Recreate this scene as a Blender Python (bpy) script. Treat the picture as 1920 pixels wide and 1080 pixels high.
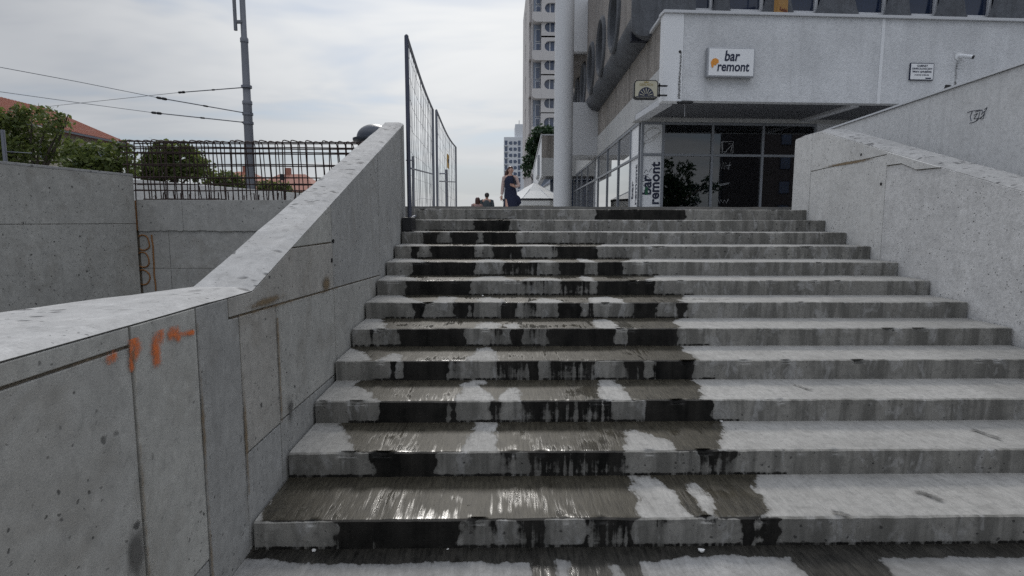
import bpy, bmesh, math, random
import numpy as np
from mathutils import Vector, Matrix, noise as mnoise
from mathutils.geometry import tessellate_polygon

for o in list(bpy.data.objects):
    bpy.data.objects.remove(o)
scene = bpy.context.scene
COL = scene.collection
random.seed(7)
rng = np.random.default_rng(11)

# ------------------------------------------------------------------ camera
FPX, PITCH, YAW, ROLL, EYE = 1091.66, 0.1143, 0.0195, 0.0022, 1.6335
cam = bpy.data.cameras.new('camera')
cam_o = bpy.data.objects.new('camera', cam)
COL.objects.link(cam_o)
cam.sensor_width = 36.0
cam.lens = FPX / 1920 * 36.0
cam.clip_start, cam.clip_end = 0.05, 5000
_fwd = Vector((math.sin(YAW) * math.cos(PITCH), math.cos(YAW) * math.cos(PITCH), -math.sin(PITCH)))
_r = Vector((math.cos(YAW), -math.sin(YAW), 0))
_u = _r.cross(_fwd)
RGT = _r * math.cos(ROLL) + _u * math.sin(ROLL)
UPV = -_r * math.sin(ROLL) + _u * math.cos(ROLL)
CAMP = Vector((0, 0, EYE))
cam_o.matrix_world = Matrix(((RGT.x, UPV.x, -_fwd.x, 0), (RGT.y, UPV.y, -_fwd.y, 0), (RGT.z, UPV.z, -_fwd.z, EYE), (0, 0, 0, 1)))
scene.camera = cam_o

# ------------------------------------------------------------------ sky, sun, exposure
SUN_AZ, SUN_EL = math.radians(-4), math.radians(38)      # azimuth from +y towards +x
world = bpy.data.worlds.new('World')
scene.world = world
world.use_nodes = True
sun = bpy.data.lights.new('sun', 'SUN')
sun.energy = 1.1
sun.angle = math.radians(12)
sun.color = (1.0, 0.965, 0.91)
sun_o = bpy.data.objects.new('sun', sun)
COL.objects.link(sun_o)
_sd = Vector((math.sin(SUN_AZ) * math.cos(SUN_EL), math.cos(SUN_AZ) * math.cos(SUN_EL), math.sin(SUN_EL)))
sun_o.rotation_euler = (-_sd).to_track_quat('-Z', 'Y').to_euler()
sun_o.location = (-10, 30, 60)
scene.view_settings.view_transform = 'Standard'
scene.view_settings.look = 'None'
scene.view_settings.exposure = 0.46
scene.view_settings.gamma = 1.0
scene.view_settings.use_curve_mapping = False
scene.render.engine = 'CYCLES'
cy_ = scene.cycles
cy_.max_bounces, cy_.diffuse_bounces, cy_.glossy_bounces, cy_.transmission_bounces, cy_.transparent_max_bounces = 5, 2, 3, 4, 12
cy_.caustics_reflective = cy_.caustics_refractive = False
cy_.use_denoising = False
cy_.adaptive_threshold = 0.012


class NT:
    """tiny node-tree helper"""
    def __init__(self, tree):
        self.t = tree
        tree.nodes.clear()

    def n(self, typ, **kw):
        nd = self.t.nodes.new(typ)
        ins = kw.pop('ins', {})
        for k, v in kw.items():
            setattr(nd, k, v)
        for k, v in ins.items():
            self.put(nd.inputs[k], v)
        return nd

    def put(self, sock, v):
        if isinstance(v, bpy.types.NodeSocket):
            self.t.links.new(v, sock)
        elif isinstance(v, bpy.types.Node):
            self.t.links.new(v.outputs[0], sock)
        else:
            if hasattr(sock, 'default_value'):
                dv = sock.default_value
                try:
                    n_ = len(dv)
                    if isinstance(v, (int, float)):
                        v = (v,) * n_
                    elif len(v) == 3 and n_ == 4:
                        v = (*v, 1)
                except TypeError:
                    pass
                sock.default_value = v

    def math(self, op, a, b=0.0, c=None, clamp=False):
        nd = self.n('ShaderNodeMath', operation=op, use_clamp=clamp)
        self.put(nd.inputs[0], a)
        self.put(nd.inputs[1], b)
        if c is not None:
            self.put(nd.inputs[2], c)
        return nd.outputs[0]

    def mix(self, f, a, b, blend='MIX'):
        nd = self.n('ShaderNodeMix', data_type='RGBA', blend_type=blend)
        self.put(nd.inputs[0], f)
        self.put(nd.inputs[6], a)
        self.put(nd.inputs[7], b)
        return nd.outputs[2]

    def noise(self, vec, scale, detail=4, rough=.55, dist=0.0):
        nd = self.n('ShaderNodeTexNoise')
        self.put(nd.inputs['Vector'], vec)
        nd.inputs['Scale'].default_value = scale
        nd.inputs['Detail'].default_value = detail
        nd.inputs['Roughness'].default_value = rough
        nd.inputs['Distortion'].default_value = dist
        return nd.outputs[0]

    def ramp(self, f, lo, hi, a=0.0, b=1.0, smooth=False):
        nd = self.n('ShaderNodeMapRange', clamp=True, interpolation_type='SMOOTHSTEP' if smooth else 'LINEAR')
        self.put(nd.inputs['Value'], f)
        for k, v in (('From Min', lo), ('From Max', hi), ('To Min', a), ('To Max', b)):
            self.put(nd.inputs[k], v)
        return nd.outputs[0]

    def vscale(self, vec, s):
        nd = self.n('ShaderNodeVectorMath', operation='MULTIPLY')
        self.put(nd.inputs[0], vec)
        nd.inputs[1].default_value = s
        return nd.outputs[0]

    def pos(self):
        return self.n('ShaderNodeNewGeometry').outputs['Position']


# sky: veiled daylight, Nishita blue under a thin sheet of drifting cloud
w = NT(world.node_tree)
sky = w.n('ShaderNodeTexSky', sky_type='NISHITA', sun_disc=False)
sky.sun_elevation = SUN_EL
sky.sun_rotation = SUN_AZ
sky.altitude = 120
sky.air_density, sky.dust_density, sky.ozone_density = 1.0, .5, 2.0
tc = w.n('ShaderNodeTexCoord')
sep = w.n('ShaderNodeSeparateXYZ')
w.put(sep.inputs[0], tc.outputs['Generated'])
zc = w.math('MAXIMUM', sep.outputs[2], 0.0)
den = w.math('ADD', zc, 0.16)
cmb = w.n('ShaderNodeCombineXYZ')
w.put(cmb.inputs[0], w.math('DIVIDE', sep.outputs[0], den))
w.put(cmb.inputs[1], w.math('DIVIDE', sep.outputs[1], den))
c1 = w.noise(w.vscale(cmb.outputs[0], (0.55, 1.0, 1)), 1.25, 4, .56, .4)
cl = c1
thick = w.ramp(cl, .36, .62, 0, 1, True)
cloud = w.mix(thick, (.155, .178, .222), (.33, .340, .360))
hz = w.ramp(zc, 0.0, .42, 1, 0, True)
cloud = w.mix(w.math('MULTIPLY', hz, .5), cloud, (.455, .470, .480))
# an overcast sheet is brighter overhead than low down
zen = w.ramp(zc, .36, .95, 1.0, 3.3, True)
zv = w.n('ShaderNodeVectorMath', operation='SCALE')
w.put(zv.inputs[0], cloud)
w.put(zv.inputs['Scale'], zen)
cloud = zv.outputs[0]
# thin cloud glows towards the veiled sun
sdv = w.n('ShaderNodeVectorMath', operation='DOT_PRODUCT')
w.put(sdv.inputs[0], tc.outputs['Generated'])
sdv.inputs[1].default_value = _sd
glow = w.ramp(sdv.outputs['Value'], .76, .98, 0, .62, True)
cloud = w.mix(glow, cloud, (.92, .925, .91))
skyc = w.vscale(sky.outputs[0], (.06, .06, .06))
cover = w.math('MAXIMUM', w.ramp(cl, .34, .54, .58, .96, True), w.math('MULTIPLY', hz, .92))
bg = w.n('ShaderNodeBackground')
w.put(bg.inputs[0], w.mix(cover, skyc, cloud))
bg.inputs[1].default_value = 1.0
world.cycles.sampling_method = 'MANUAL'
world.cycles.sample_map_resolution = 256
wo = w.n('ShaderNodeOutputWorld')
w.put(wo.inputs[0], bg.outputs[0])


# ------------------------------------------------------------------ surveying: image points onto known real planes
def ray(px, py):
    return _fwd + RGT * ((px - 960) / FPX) + UPV * ((540 - py) / FPX)


def on_y(px, py, Y):
    d = ray(px, py)
    return CAMP + d * (Y / d.y)


def on_x(px, py, X):
    d = ray(px, py)
    return CAMP + d * (X / d.x)


def on_z(px, py, Z):
    d = ray(px, py)
    return CAMP + d * ((Z - EYE) / d.z)


# ------------------------------------------------------------------ mesh helpers
class MB:
    def __init__(self):
        self.v = []
        self.f = []
        self.mi = []

    def add(self, vs, fs, m=0):
        b = len(self.v)
        self.v += [tuple(p) for p in vs]
        self.f += [tuple(i + b for i in f) for f in fs]
        self.mi += [m] * len(fs)
        return self

    def box(self, x0, x1, y0, y1, z0, z1, m=0):
        vs = [(x, y, z) for z in (z0, z1) for y in (y0, y1) for x in (x0, x1)]
        return self.add(vs, [(0, 2, 3, 1), (4, 5, 7, 6), (0, 1, 5, 4), (2, 6, 7, 3), (0, 4, 6, 2), (1, 3, 7, 5)], m)

    def hexa(self, p, m=0):
        """8 points: bottom loop 0-3, top loop 4-7"""
        return self.add(p, [(3, 2, 1, 0), (4, 5, 6, 7), (0, 1, 5, 4), (1, 2, 6, 5), (2, 3, 7, 6), (3, 0, 4, 7)], m)

    def prism(self, poly, fn, t0, t1, m=0):
        """poly of (a,b); fn(a,b,t)->xyz"""
        n = len(poly)
        vs = [fn(a, b, t0) for a, b in poly] + [fn(a, b, t1) for a, b in poly]
        fs = [tuple(range(n))[::-1], tuple(range(n, 2 * n))]
        fs += [(i, (i + 1) % n, (i + 1) % n + n, i + n) for i in range(n)]
        return self.add(vs, fs, m)

    def tube(self, pts, r, seg=6, m=0, cap=True):
        pts = [Vector(p) for p in pts]
        n = len(pts)
        rs = r if isinstance(r, (list, tuple)) else [r] * n
        b = len(self.v)
        prev = None
        for i, p in enumerate(pts):
            t = (pts[min(i + 1, n - 1)] - pts[max(i - 1, 0)])
            if t.length < 1e-9:
                t = Vector((0, 0, 1))
            t.normalize()
            if prev is None:
                a = t.cross(Vector((0, 0, 1)))
                if a.length < 1e-3:
                    a = t.cross(Vector((1, 0, 0)))
            else:
                a = prev - t * prev.dot(t)
            a.normalize()
            prev = a
            c = t.cross(a)
            for k in range(seg):
                an = 2 * math.pi * k / seg
                self.v.append(tuple(p + (a * math.cos(an) + c * math.sin(an)) * rs[i]))
        for i in range(n - 1):
            for k in range(seg):
                k2 = (k + 1) % seg
                self.f.append((b + i * seg + k, b + i * seg + k2, b + (i + 1) * seg + k2, b + (i + 1) * seg + k))
                self.mi.append(m)
        if cap:
            self.f.append(tuple(b + k for k in range(seg))[::-1])
            self.f.append(tuple(b + (n - 1) * seg + k for k in range(seg)))
            self.mi += [m, m]
        return self

    def lathe(self, c, prof, seg=20, m=0, sx=1, sy=1):
        """prof [(r,z)]"""
        b = len(self.v)
        for r, z in prof:
            for k in range(seg):
                an = 2 * math.pi * k / seg
                self.v.append((c[0] + r * math.cos(an) * sx, c[1] + r * math.sin(an) * sy, c[2] + z))
        for i in range(len(prof) - 1):
            for k in range(seg):
                k2 = (k + 1) % seg
                self.f.append((b + i * seg + k, b + i * seg + k2, b + (i + 1) * seg + k2, b + (i + 1) * seg + k))
                self.mi.append(m)
        self.f.append(tuple(b + k for k in range(seg))[::-1])
        self.f.append(tuple(b + (len(prof) - 1) * seg + k for k in range(seg)))
        self.mi += [m, m]
        return self

    def plate(self, outer, holes, fn, t0, t1, m=0):
        """flat plate with holes; fn(a,b,t)->xyz"""
        loops = [outer] + holes
        tris = tessellate_polygon([[Vector((a, b, 0)) for a, b in lp] for lp in loops])
        flat = [q for lp in loops for q in lp]
        n = len(flat)
        vs = [fn(a, b, t0) for a, b in flat] + [fn(a, b, t1) for a, b in flat]
        fs = [tuple(t) for t in tris] + [tuple(i + n for i in t)[::-1] for t in tris]
        s = 0
        for lp in loops:
            k = len(lp)
            fs += [(s + i, s + (i + 1) % k, s + (i + 1) % k + n, s + i + n) for i in range(k)]
            s += k
        return self.add(vs, fs, m)

    def mesh(self, name, mats, smooth=False, bevel=0):
        me = bpy.data.meshes.new(name)
        me.from_pydata(self.v, [], self.f)
        for mt in (mats if isinstance(mats, (list, tuple)) else [mats]):
            me.materials.append(mt)
        if any(self.mi):
            me.polygons.foreach_set('material_index', self.mi)
        bm = bmesh.new()
        bm.from_mesh(me)
        bmesh.ops.recalc_face_normals(bm, faces=bm.faces)
        if bevel:
            bmesh.ops.bevel(bm, geom=[e for e in bm.edges if len(e.link_faces) == 2 and e.calc_face_angle(0) > .6],
                            offset=bevel, segments=2, affect='EDGES', profile=.6)
        bm.to_mesh(me)
        bm.free()
        if smooth:
            me.polygons.foreach_set('use_smooth', [True] * len(me.polygons))
            try:
                me.set_sharp_from_angle(angle=math.radians(40))
            except Exception:
                pass
        return me

    def build(self, name, mats, parent=None, smooth=False, bevel=0):
        return place(name, self.mesh(name, mats, smooth, bevel), parent)


def place(name, me, parent=None):
    """link a mesh made in world coordinates; its origin goes to its base"""
    o = bpy.data.objects.new(name, me)
    COL.objects.link(o)
    if parent is None:
        n = len(me.vertices)
        co = np.empty(n * 3, 'f')
        me.vertices.foreach_get('co', co)
        co = co.reshape(-1, 3)
        c = Vector(((co[:, 0].min() + co[:, 0].max()) / 2, (co[:, 1].min() + co[:, 1].max()) / 2, co[:, 2].min()))
        me.transform(Matrix.Translation(-c))
        o.location = c
    else:
        attach(o, parent)
    return o


def wloc(o):
    v = Vector(o.location)
    p = o.parent
    if p is None:
        return v
    return v if o.get('_abs') else v


def attach(o, parent):
    o.parent = parent
    # every parent here is only translated: undo that translation
    t = Vector((0, 0, 0))
    p = parent
    while p is not None:
        t += Vector(p.location) if p.parent is None else Vector((0, 0, 0))
        p = p.parent
    o.matrix_parent_inverse = Matrix.Translation(-t) if parent.parent is None else Matrix.Identity(4)


def thing(name, label, cat, loc, group=None):
    o = bpy.data.objects.new(name, None)
    COL.objects.link(o)
    o.empty_display_size = .2
    o.location = loc
    return tag(o, label, cat, group)


def tag(o, label=None, cat=None, group=None, kind=None):
    if label:
        o['label'] = label
    if cat:
        o['category'] = cat
    if group:
        o['group'] = group
    if kind:
        o['kind'] = kind
    return o


# ------------------------------------------------------------------ materials
def newmat(name):
    m = bpy.data.materials.new(name)
    m.use_nodes = True
    return m, NT(m.node_tree)


def finish(t, col, rough=.7, bump=None, bstr=.3, bdist=.01, metal=0.0, spec=.5, coat=0.0, extra=None):
    p = t.n('ShaderNodeBsdfPrincipled')
    t.put(p.inputs['Base Color'], col)
    t.put(p.inputs['Roughness'], rough)
    t.put(p.inputs['Metallic'], metal)
    t.put(p.inputs['Specular IOR Level'], spec)
    t.put(p.inputs['Coat Weight'], coat)
    if bump is not None:
        b = t.n('ShaderNodeBump')
        b.inputs['Strength'].default_value = bstr
        b.inputs['Distance'].default_value = bdist
        t.put(b.inputs['Height'], bump)
        t.put(p.inputs['Normal'], b.outputs[0])
    o = t.n('ShaderNodeOutputMaterial')
    t.put(o.inputs[0], p.outputs[0])
    return p


def plain(name, col, rough=.6, var=.12, scale=3.0, metal=0.0, bstr=.1, spec=.5):
    m, t = newmat(name)
    p = t.pos()
    n = t.noise(p, scale, 3, .6)
    n2 = t.noise(p, scale * 12, 1)
    f = t.math('ADD', t.math('MULTIPLY', n, .7), t.math('MULTIPLY', n2, .3))
    c = t.mix(f, [x * (1 - var) for x in col], [min(1, x * (1 + var)) for x in col])
    finish(t, c, t.ramp(n, .3, .7, max(0, rough - .08), min(1, rough + .08)), n2, bstr, .004, metal, spec)
    return m


def pits(t, p, scale, gate, size):
    v = t.n('ShaderNodeTexVoronoi')
    t.put(v.inputs['Vector'], p)
    v.inputs['Scale'].default_value = scale
    sc = t.n('ShaderNodeSeparateColor')
    t.put(sc.inputs[0], v.outputs['Color'])
    sz = t.math('MULTIPLY', t.math('MULTIPLY', sc.outputs[1], sc.outputs[1]), size)
    g = t.math('GREATER_THAN', sc.outputs[0], gate)
    ins = t.ramp(v.outputs['Distance'], t.math('MULTIPLY', sz, .6), sz, 1, 0)
    return t.math('MULTIPLY', ins, g)


def concrete(name, col, var=.24, pit=1.0, streak=.25, rough=.86, bstr=.35, stain=(.20, .17, .13), stain_amt=.25, dash=0.0,
             pscale=9.0, grain=150):
    """cast concrete: cloudy tone, vertical runs, bug holes, fine grain"""
    m, t = newmat(name)
    p = t.pos()
    big = t.noise(p, .9, 3, .6, .4)
    mid = t.noise(p, 6.5, 4, .66)
    fine = t.noise(p, grain, 1, .6)
    run = t.noise(t.vscale(p, (7, 7, .55)), 1.3, 3, .6)
    f = t.math('ADD', t.math('MULTIPLY', big, .5), t.math('MULTIPLY', mid, .5))
    c = t.mix(t.ramp(f, .3, .7), [x * (1 - var) for x in col], [min(1, x * (1 + var)) for x in col])
    c = t.mix(t.math('MULTIPLY', t.ramp(run, .52, .72), streak), c, [x * .62 for x in col])
    c = t.mix(t.math('MULTIPLY', t.ramp(t.noise(p, 2.3, 3, .7, .8), .52, .72), stain_amt), c, stain)
    c = t.mix(t.math('MULTIPLY', t.ramp(t.noise(p, 21, 3, .7), .48, .68), .45), c, [x * .58 for x in col])
    c = t.mix(t.math('MULTIPLY', t.ramp(t.noise(p, 13, 2, .6), .60, .72), .30), c, [min(.8, x * 1.35) for x in col])
    c = t.mix(t.math('MULTIPLY', t.ramp(fine, .35, .65), .3), c, [x * .6 for x in col])
    h = t.math('MULTIPLY', fine, .35)
    h = t.math('ADD', h, t.math('MULTIPLY', mid, .35))
    if pit:
        wob = t.n('ShaderNodeVectorMath', operation='ADD')
        t.put(wob.inputs[0], p)
        nz = t.n('ShaderNodeTexNoise')
        t.put(nz.inputs['Vector'], p)
        nz.inputs['Scale'].default_value = 40
        nz.inputs['Detail'].default_value = 0
        t.put(wob.inputs[1], t.vscale(nz.outputs['Color'], (.022, .022, .022)))
        pp = wob.outputs[0]
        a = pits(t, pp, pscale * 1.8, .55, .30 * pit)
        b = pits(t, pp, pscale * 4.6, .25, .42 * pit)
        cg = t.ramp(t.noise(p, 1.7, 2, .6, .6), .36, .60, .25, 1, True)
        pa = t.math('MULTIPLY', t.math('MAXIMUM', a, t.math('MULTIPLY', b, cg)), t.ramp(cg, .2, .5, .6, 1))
        c = t.mix(t.math('MULTIPLY', pa, .8), c, (.04, .039, .038))  # shade inside the bug holes is put into the colour as a dark tone
        h = t.math('SUBTRACT', h, t.math('MULTIPLY', pa, 1.2))
    if dash:
        d = pits(t, t.vscale(p, (.75, 1.15, 1.15)), 19, .2, .60 * dash)
        d = t.math('MULTIPLY', d, t.ramp(t.noise(p, 2.6, 2), .42, .56))
        c = t.mix(t.math('MULTIPLY', d, .75), c, (.05, .05, .052))
        h = t.math('SUBTRACT', h, d)
    finish(t, c, rough, h, bstr, .006, 0, .35)
    return m


def pebbledash(name, a, b, scale=55, bstr=.8, var=.3, runs=.3):
    m, t = newmat(name)
    p = t.pos()
    v = t.n('ShaderNodeTexVoronoi')
    t.put(v.inputs['Vector'], p)
    v.inputs['Scale'].default_value = scale
    sc = t.n('ShaderNodeSeparateColor')
    t.put(sc.inputs[0], v.outputs['Color'])
    big = t.noise(p, .7, 3, .62, .3)
    run = t.noise(t.vscale(p, (2.2, 2.2, .16)), 1.2, 3, .6, .2)
    c = t.mix(sc.outputs[0], a, b)
    c = t.mix(t.math('MULTIPLY', t.ramp(big, .4, .7), var), c, [x * .55 for x in a])
    c = t.mix(t.math('MULTIPLY', t.ramp(run, .5, .72), runs), c, [x * .45 for x in a])
    c = t.mix(t.math('MULTIPLY', t.ramp(t.noise(p, 14, 2), .5, .7), .25), c, [x * .6 for x in a])
    finish(t, c, .92, t.math('SUBTRACT', 1, v.outputs['Distance']), bstr, .012, 0, .25)
    return m


def stair_mat(name, dry, dry2, riser, wetc2=None):
    """broom-finished step concrete; the point attribute 'wet' says where water lies"""
    m, t = newmat(name)
    p = t.pos()
    at = t.n('ShaderNodeAttribute', attribute_name='wet')
    wv = at.outputs['Fac']
    big = t.noise(p, 1.3, 3, .62, .4)
    mid = t.noise(p, 9, 4, .68)
    fine = t.noise(p, 160, 1, .6)
    if riser:
        run = t.noise(t.vscale(p, (9, 1, .9)), 1.0, 3, .62, .25)
        drip = t.noise(t.vscale(p, (34, 1, 1.3)), 1.0, 3, .55, .1)
    else:
        run = t.noise(t.vscale(p, (1, .12, 1)), 70, 3, .6, .1)
        drip = t.noise(t.vscale(p, (16, 5, 5)), 1.0, 4, .65, .3)
    c = t.mix(t.ramp(t.math('ADD', t.math('MULTIPLY', big, .6), t.math('MULTIPLY', mid, .4)), .34, .66), dry, dry2)
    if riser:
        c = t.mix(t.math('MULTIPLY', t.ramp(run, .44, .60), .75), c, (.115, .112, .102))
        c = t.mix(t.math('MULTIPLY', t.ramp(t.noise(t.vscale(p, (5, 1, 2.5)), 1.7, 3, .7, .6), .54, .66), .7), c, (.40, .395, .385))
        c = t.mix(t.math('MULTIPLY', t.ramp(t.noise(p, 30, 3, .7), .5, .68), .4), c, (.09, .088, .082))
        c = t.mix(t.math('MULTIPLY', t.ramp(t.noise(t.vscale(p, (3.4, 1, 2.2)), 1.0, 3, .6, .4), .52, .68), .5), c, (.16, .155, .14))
    else:
        c = t.mix(t.math('MULTIPLY', t.ramp(run, .42, .66), .32), c, (.16, .157, .15))
        c = t.mix(t.math('MULTIPLY', t.ramp(t.noise(p, 24, 3, .7), .48, .68), .38), c, (.15, .147, .14))
        c = t.mix(t.math('MULTIPLY', t.ramp(t.noise(t.vscale(p, (1.2, 5, 1)), 2.2, 3, .7, .5), .60, .74), .35), c, (.2, .195, .18))
        sp = pits(t, t.vscale(p, (.6, 1, 1)), 7, .80, .2)
        c = t.mix(t.math('MULTIPLY', sp, .6), c, (.10, .095, .09))
    c = t.mix(t.math('MULTIPLY', t.ramp(fine, .35, .65), .2), c, [x * .55 for x in dry])
    wob = t.n('ShaderNodeVectorMath', operation='ADD')
    t.put(wob.inputs[0], p)
    nz = t.n('ShaderNodeTexNoise')
    t.put(nz.inputs['Vector'], p)
    nz.inputs['Scale'].default_value = 45
    nz.inputs['Detail'].default_value = 0
    t.put(wob.inputs[1], t.vscale(nz.outputs['Color'], (.012, .012, .012)))
    pt = pits(t, wob.outputs[0], 22 if riser else 13, .42, .32 if riser else .12)
    c = t.mix(t.math('MULTIPLY', pt, .7), c, (.03, .03, .03))  # dark tone paints the shade inside the pits, besides the bump
    # wet edge: attribute plus break-up
    br = t.math('ADD', wv, t.math('MULTIPLY', t.math('SUBTRACT', t.noise(p, 22, 4, .68), .5), .5))
    br = t.math('ADD', br, t.math('MULTIPLY', t.math('SUBTRACT', run, .5), .10 if riser else .45))
    if not riser:
        br = t.math('ADD', br, t.math('MULTIPLY', t.math('SUBTRACT', t.noise(t.vscale(p, (1.6, 1, 1)), 8, 3, .7, .5), .5), 1.1))
    br = t.math('ADD', br, t.math('MULTIPLY', t.math('SUBTRACT', drip, .5), .95 if riser else .38))
    wet = t.ramp(br, .43, .62, 0, 1, True)
    damp = t.ramp(br, .16, .50, 0, .75, True)
    wa, wb = wetc2 or (((.006, .006, .0055), (.032, .030, .027)) if riser else ((.026, .023, .017), (.066, .059, .044)))
    wetc = t.mix(t.ramp(t.math('ADD', t.math('MULTIPLY', run, .6), t.math('MULTIPLY', mid, .4)), .36, .64), wa, wb)
    c = t.mix(damp, c, t.mix(.5, c, [x * .45 for x in dry]))
    c = t.mix(wet, c, wetc)
    reg = t.noise(p, 2.6, 2, .6, .4)
    stk = t.noise(t.vscale(p, (1, .07, 1)), 42, 2, .6)
    pud = t.math('MULTIPLY', wet, t.ramp(t.math('ADD', t.math('MULTIPLY', reg, .62), t.math('MULTIPLY', stk, .38)), .50, .60, 0, 1, True))
    rw = t.ramp(pud, 0, 1, .7 if riser else .5, .6 if riser else .17)
    rough = t.n('ShaderNodeMix', data_type='FLOAT')
    t.put(rough.inputs[0], wet)
    rough.inputs[2].default_value = .88
    t.put(rough.inputs[3], rw)
    h = t.math('ADD', t.math('MULTIPLY', run, .45 if not riser else .3), t.math('MULTIPLY', fine, .25))
    h = t.math('ADD', h, t.math('MULTIPLY', mid, .35))
    h = t.math('SUBTRACT', h, t.math('MULTIPLY', pt, .7))
    h = t.math('MULTIPLY', h, t.ramp(pud, 0, 1, 1, .75))
    spc = .15 if riser else t.math('ADD', t.ramp(wet, 0, 1, .3, .14), t.math('MULTIPLY', pud, .36))
    finish(t, c, rough.outputs[0], h, .42, .007, 0, spc)
    return m


def glass(name, tint=(.45, .48, .52), ior=1.52):
    m, t = newmat(name)
    fr = t.n('ShaderNodeFresnel')
    fr.inputs[0].default_value = ior
    tr = t.n('ShaderNodeBsdfTransparent')
    tr.inputs[0].default_value = (*tint, 1)
    gl = t.n('ShaderNodeBsdfGlossy')
    gl.inputs['Roughness'].default_value = .015
    b = t.n('ShaderNodeBump')
    b.inputs['Strength'].default_value = .03
    t.put(b.inputs['Height'], t.noise(t.pos(), 1.6, 2))
    t.put(gl.inputs['Normal'], b.outputs[0])
    ms = t.n('ShaderNodeMixShader')
    t.put(ms.inputs[0], t.math('MULTIPLY', fr.outputs[0], 2.3, clamp=True))
    t.put(ms.inputs[1], tr.outputs[0])
    t.put(ms.inputs[2], gl.outputs[0])
    o = t.n('ShaderNodeOutputMaterial')
    t.put(o.inputs[0], ms.outputs[0])
    return m


def decal(name, col, attr='paint', soft=(.35, .65), nscale=60, amp=.4, rough=.8):
    """flat paint or stain: see-through where the attribute is low"""
    m, t = newmat(name)
    at = t.n('ShaderNodeAttribute', attribute_name=attr)
    n = t.noise(t.pos(), nscale, 4, .6)
    f = t.ramp(t.math('ADD', at.outputs['Fac'], t.math('MULTIPLY', t.math('SUBTRACT', n, .5), amp)), soft[0], soft[1], 0, 1, True)
    p = t.n('ShaderNodeBsdfPrincipled')
    t.put(p.inputs['Base Color'], col)
    p.inputs['Roughness'].default_value = rough
    t.put(p.inputs['Alpha'], f)
    o = t.n('ShaderNodeOutputMaterial')
    t.put(o.inputs[0], p.outputs[0])
    return m


def leafmat(name, a, b):
    m, t = newmat(name)
    oi = t.n('ShaderNodeAttribute', attribute_name='tone')
    c = t.mix(oi.outputs['Fac'], a, b)
    p = t.n('ShaderNodeBsdfPrincipled')
    t.put(p.inputs['Base Color'], c)
    p.inputs['Roughness'].default_value = .55
    tl = t.n('ShaderNodeBsdfTranslucent')
    t.put(tl.inputs[0], t.mix(.5, c, b))
    ms = t.n('ShaderNodeMixShader')
    ms.inputs[0].default_value = .42
    t.put(ms.inputs[1], p.outputs[0])
    t.put(ms.inputs[2], tl.outputs[0])
    o = t.n('ShaderNodeOutputMaterial')
    t.put(o.inputs[0], ms.outputs[0])
    return m


M = {}
M['tread'] = stair_mat('tread_concrete', (.275, .267, .249), (.42, .409, .385), False)
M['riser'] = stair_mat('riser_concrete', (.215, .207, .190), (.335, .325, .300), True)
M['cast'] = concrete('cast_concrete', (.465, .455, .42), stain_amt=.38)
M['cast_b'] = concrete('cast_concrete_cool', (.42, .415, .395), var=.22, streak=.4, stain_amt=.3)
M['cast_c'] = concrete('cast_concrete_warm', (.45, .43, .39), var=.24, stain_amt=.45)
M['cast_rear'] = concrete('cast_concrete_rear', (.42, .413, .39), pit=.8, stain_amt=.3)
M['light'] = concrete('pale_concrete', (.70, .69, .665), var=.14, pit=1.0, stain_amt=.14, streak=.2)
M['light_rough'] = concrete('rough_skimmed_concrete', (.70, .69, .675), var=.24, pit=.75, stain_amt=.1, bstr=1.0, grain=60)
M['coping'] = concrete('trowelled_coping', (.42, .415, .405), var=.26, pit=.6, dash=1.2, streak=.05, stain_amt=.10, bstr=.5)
M['joint'] = plain('brown_joint', (.20, .17, .13), .9, .4, 9)
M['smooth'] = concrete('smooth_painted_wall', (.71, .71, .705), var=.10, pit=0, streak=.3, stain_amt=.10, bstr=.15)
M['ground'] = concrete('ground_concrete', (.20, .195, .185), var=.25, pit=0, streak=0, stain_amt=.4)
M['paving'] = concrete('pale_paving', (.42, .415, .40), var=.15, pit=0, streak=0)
M['asphalt'] = plain('dull_ground', (.13, .13, .125), .9, .3, .3)
M['fascia'] = pebbledash('pale_pebbledash', (.66, .67, .685), (.77, .78, .795), 38, .4, .35, .25)
M['tan'] = pebbledash('tan_pebbledash', (.26, .235, .21), (.42, .39, .36), 30, .9, .45, .7)
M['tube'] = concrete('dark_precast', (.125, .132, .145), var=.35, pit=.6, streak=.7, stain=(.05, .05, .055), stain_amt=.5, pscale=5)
M['tanwall'] = pebbledash('brown_grey_precast', (.25, .225, .205), (.33, .31, .295), 26, .5, .35, .5)
M['white'] = plain('white_render', (.80, .81, .825), .7, .06, 1.5)
M['band'] = concrete('pale_band', (.56, .56, .55), var=.12, pit=.3, streak=.35, stain_amt=.15)
M['column'] = plain('grey_white_column', (.72, .73, .745), .55, .04, .6)
M['boxpaint'] = plain('grey_white_render', (.60, .61, .63), .7, .06, .5)
M['frame'] = plain('grey_aluminium', (.27, .285, .31), .45, .08, 4, .35)
M['whiteframe'] = plain('white_window_frame', (.62, .63, .65), .5, .05, 3)
M['glass'] = glass('window_glass')
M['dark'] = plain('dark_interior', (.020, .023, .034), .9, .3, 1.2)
M['blind'] = plain('dark_blind', (.026, .030, .042), .6, .2, 3)
M['farglass'] = plain('far_window_glass', (.06, .085, .15), .12, .5, .25, 0, .02, .9)
M['upglass'] = plain('dusky_window_glass', (.02, .03, .06), .08, .3, .6, 0, .02, .8)
M['rib'] = plain('corrugated_soffit', (.17, .175, .19), .6, .2, 3)
M['steel'] = plain('galvanised_steel', (.20, .21, .24), .5, .15, 6, .6)
M['bluesteel'] = plain('dull_fence_steel', (.085, .092, .125), .5, .2, 6, .5)
M['wire'] = plain('thin_wire', (.17, .175, .19), .5, .2, 6, .4)
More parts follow.
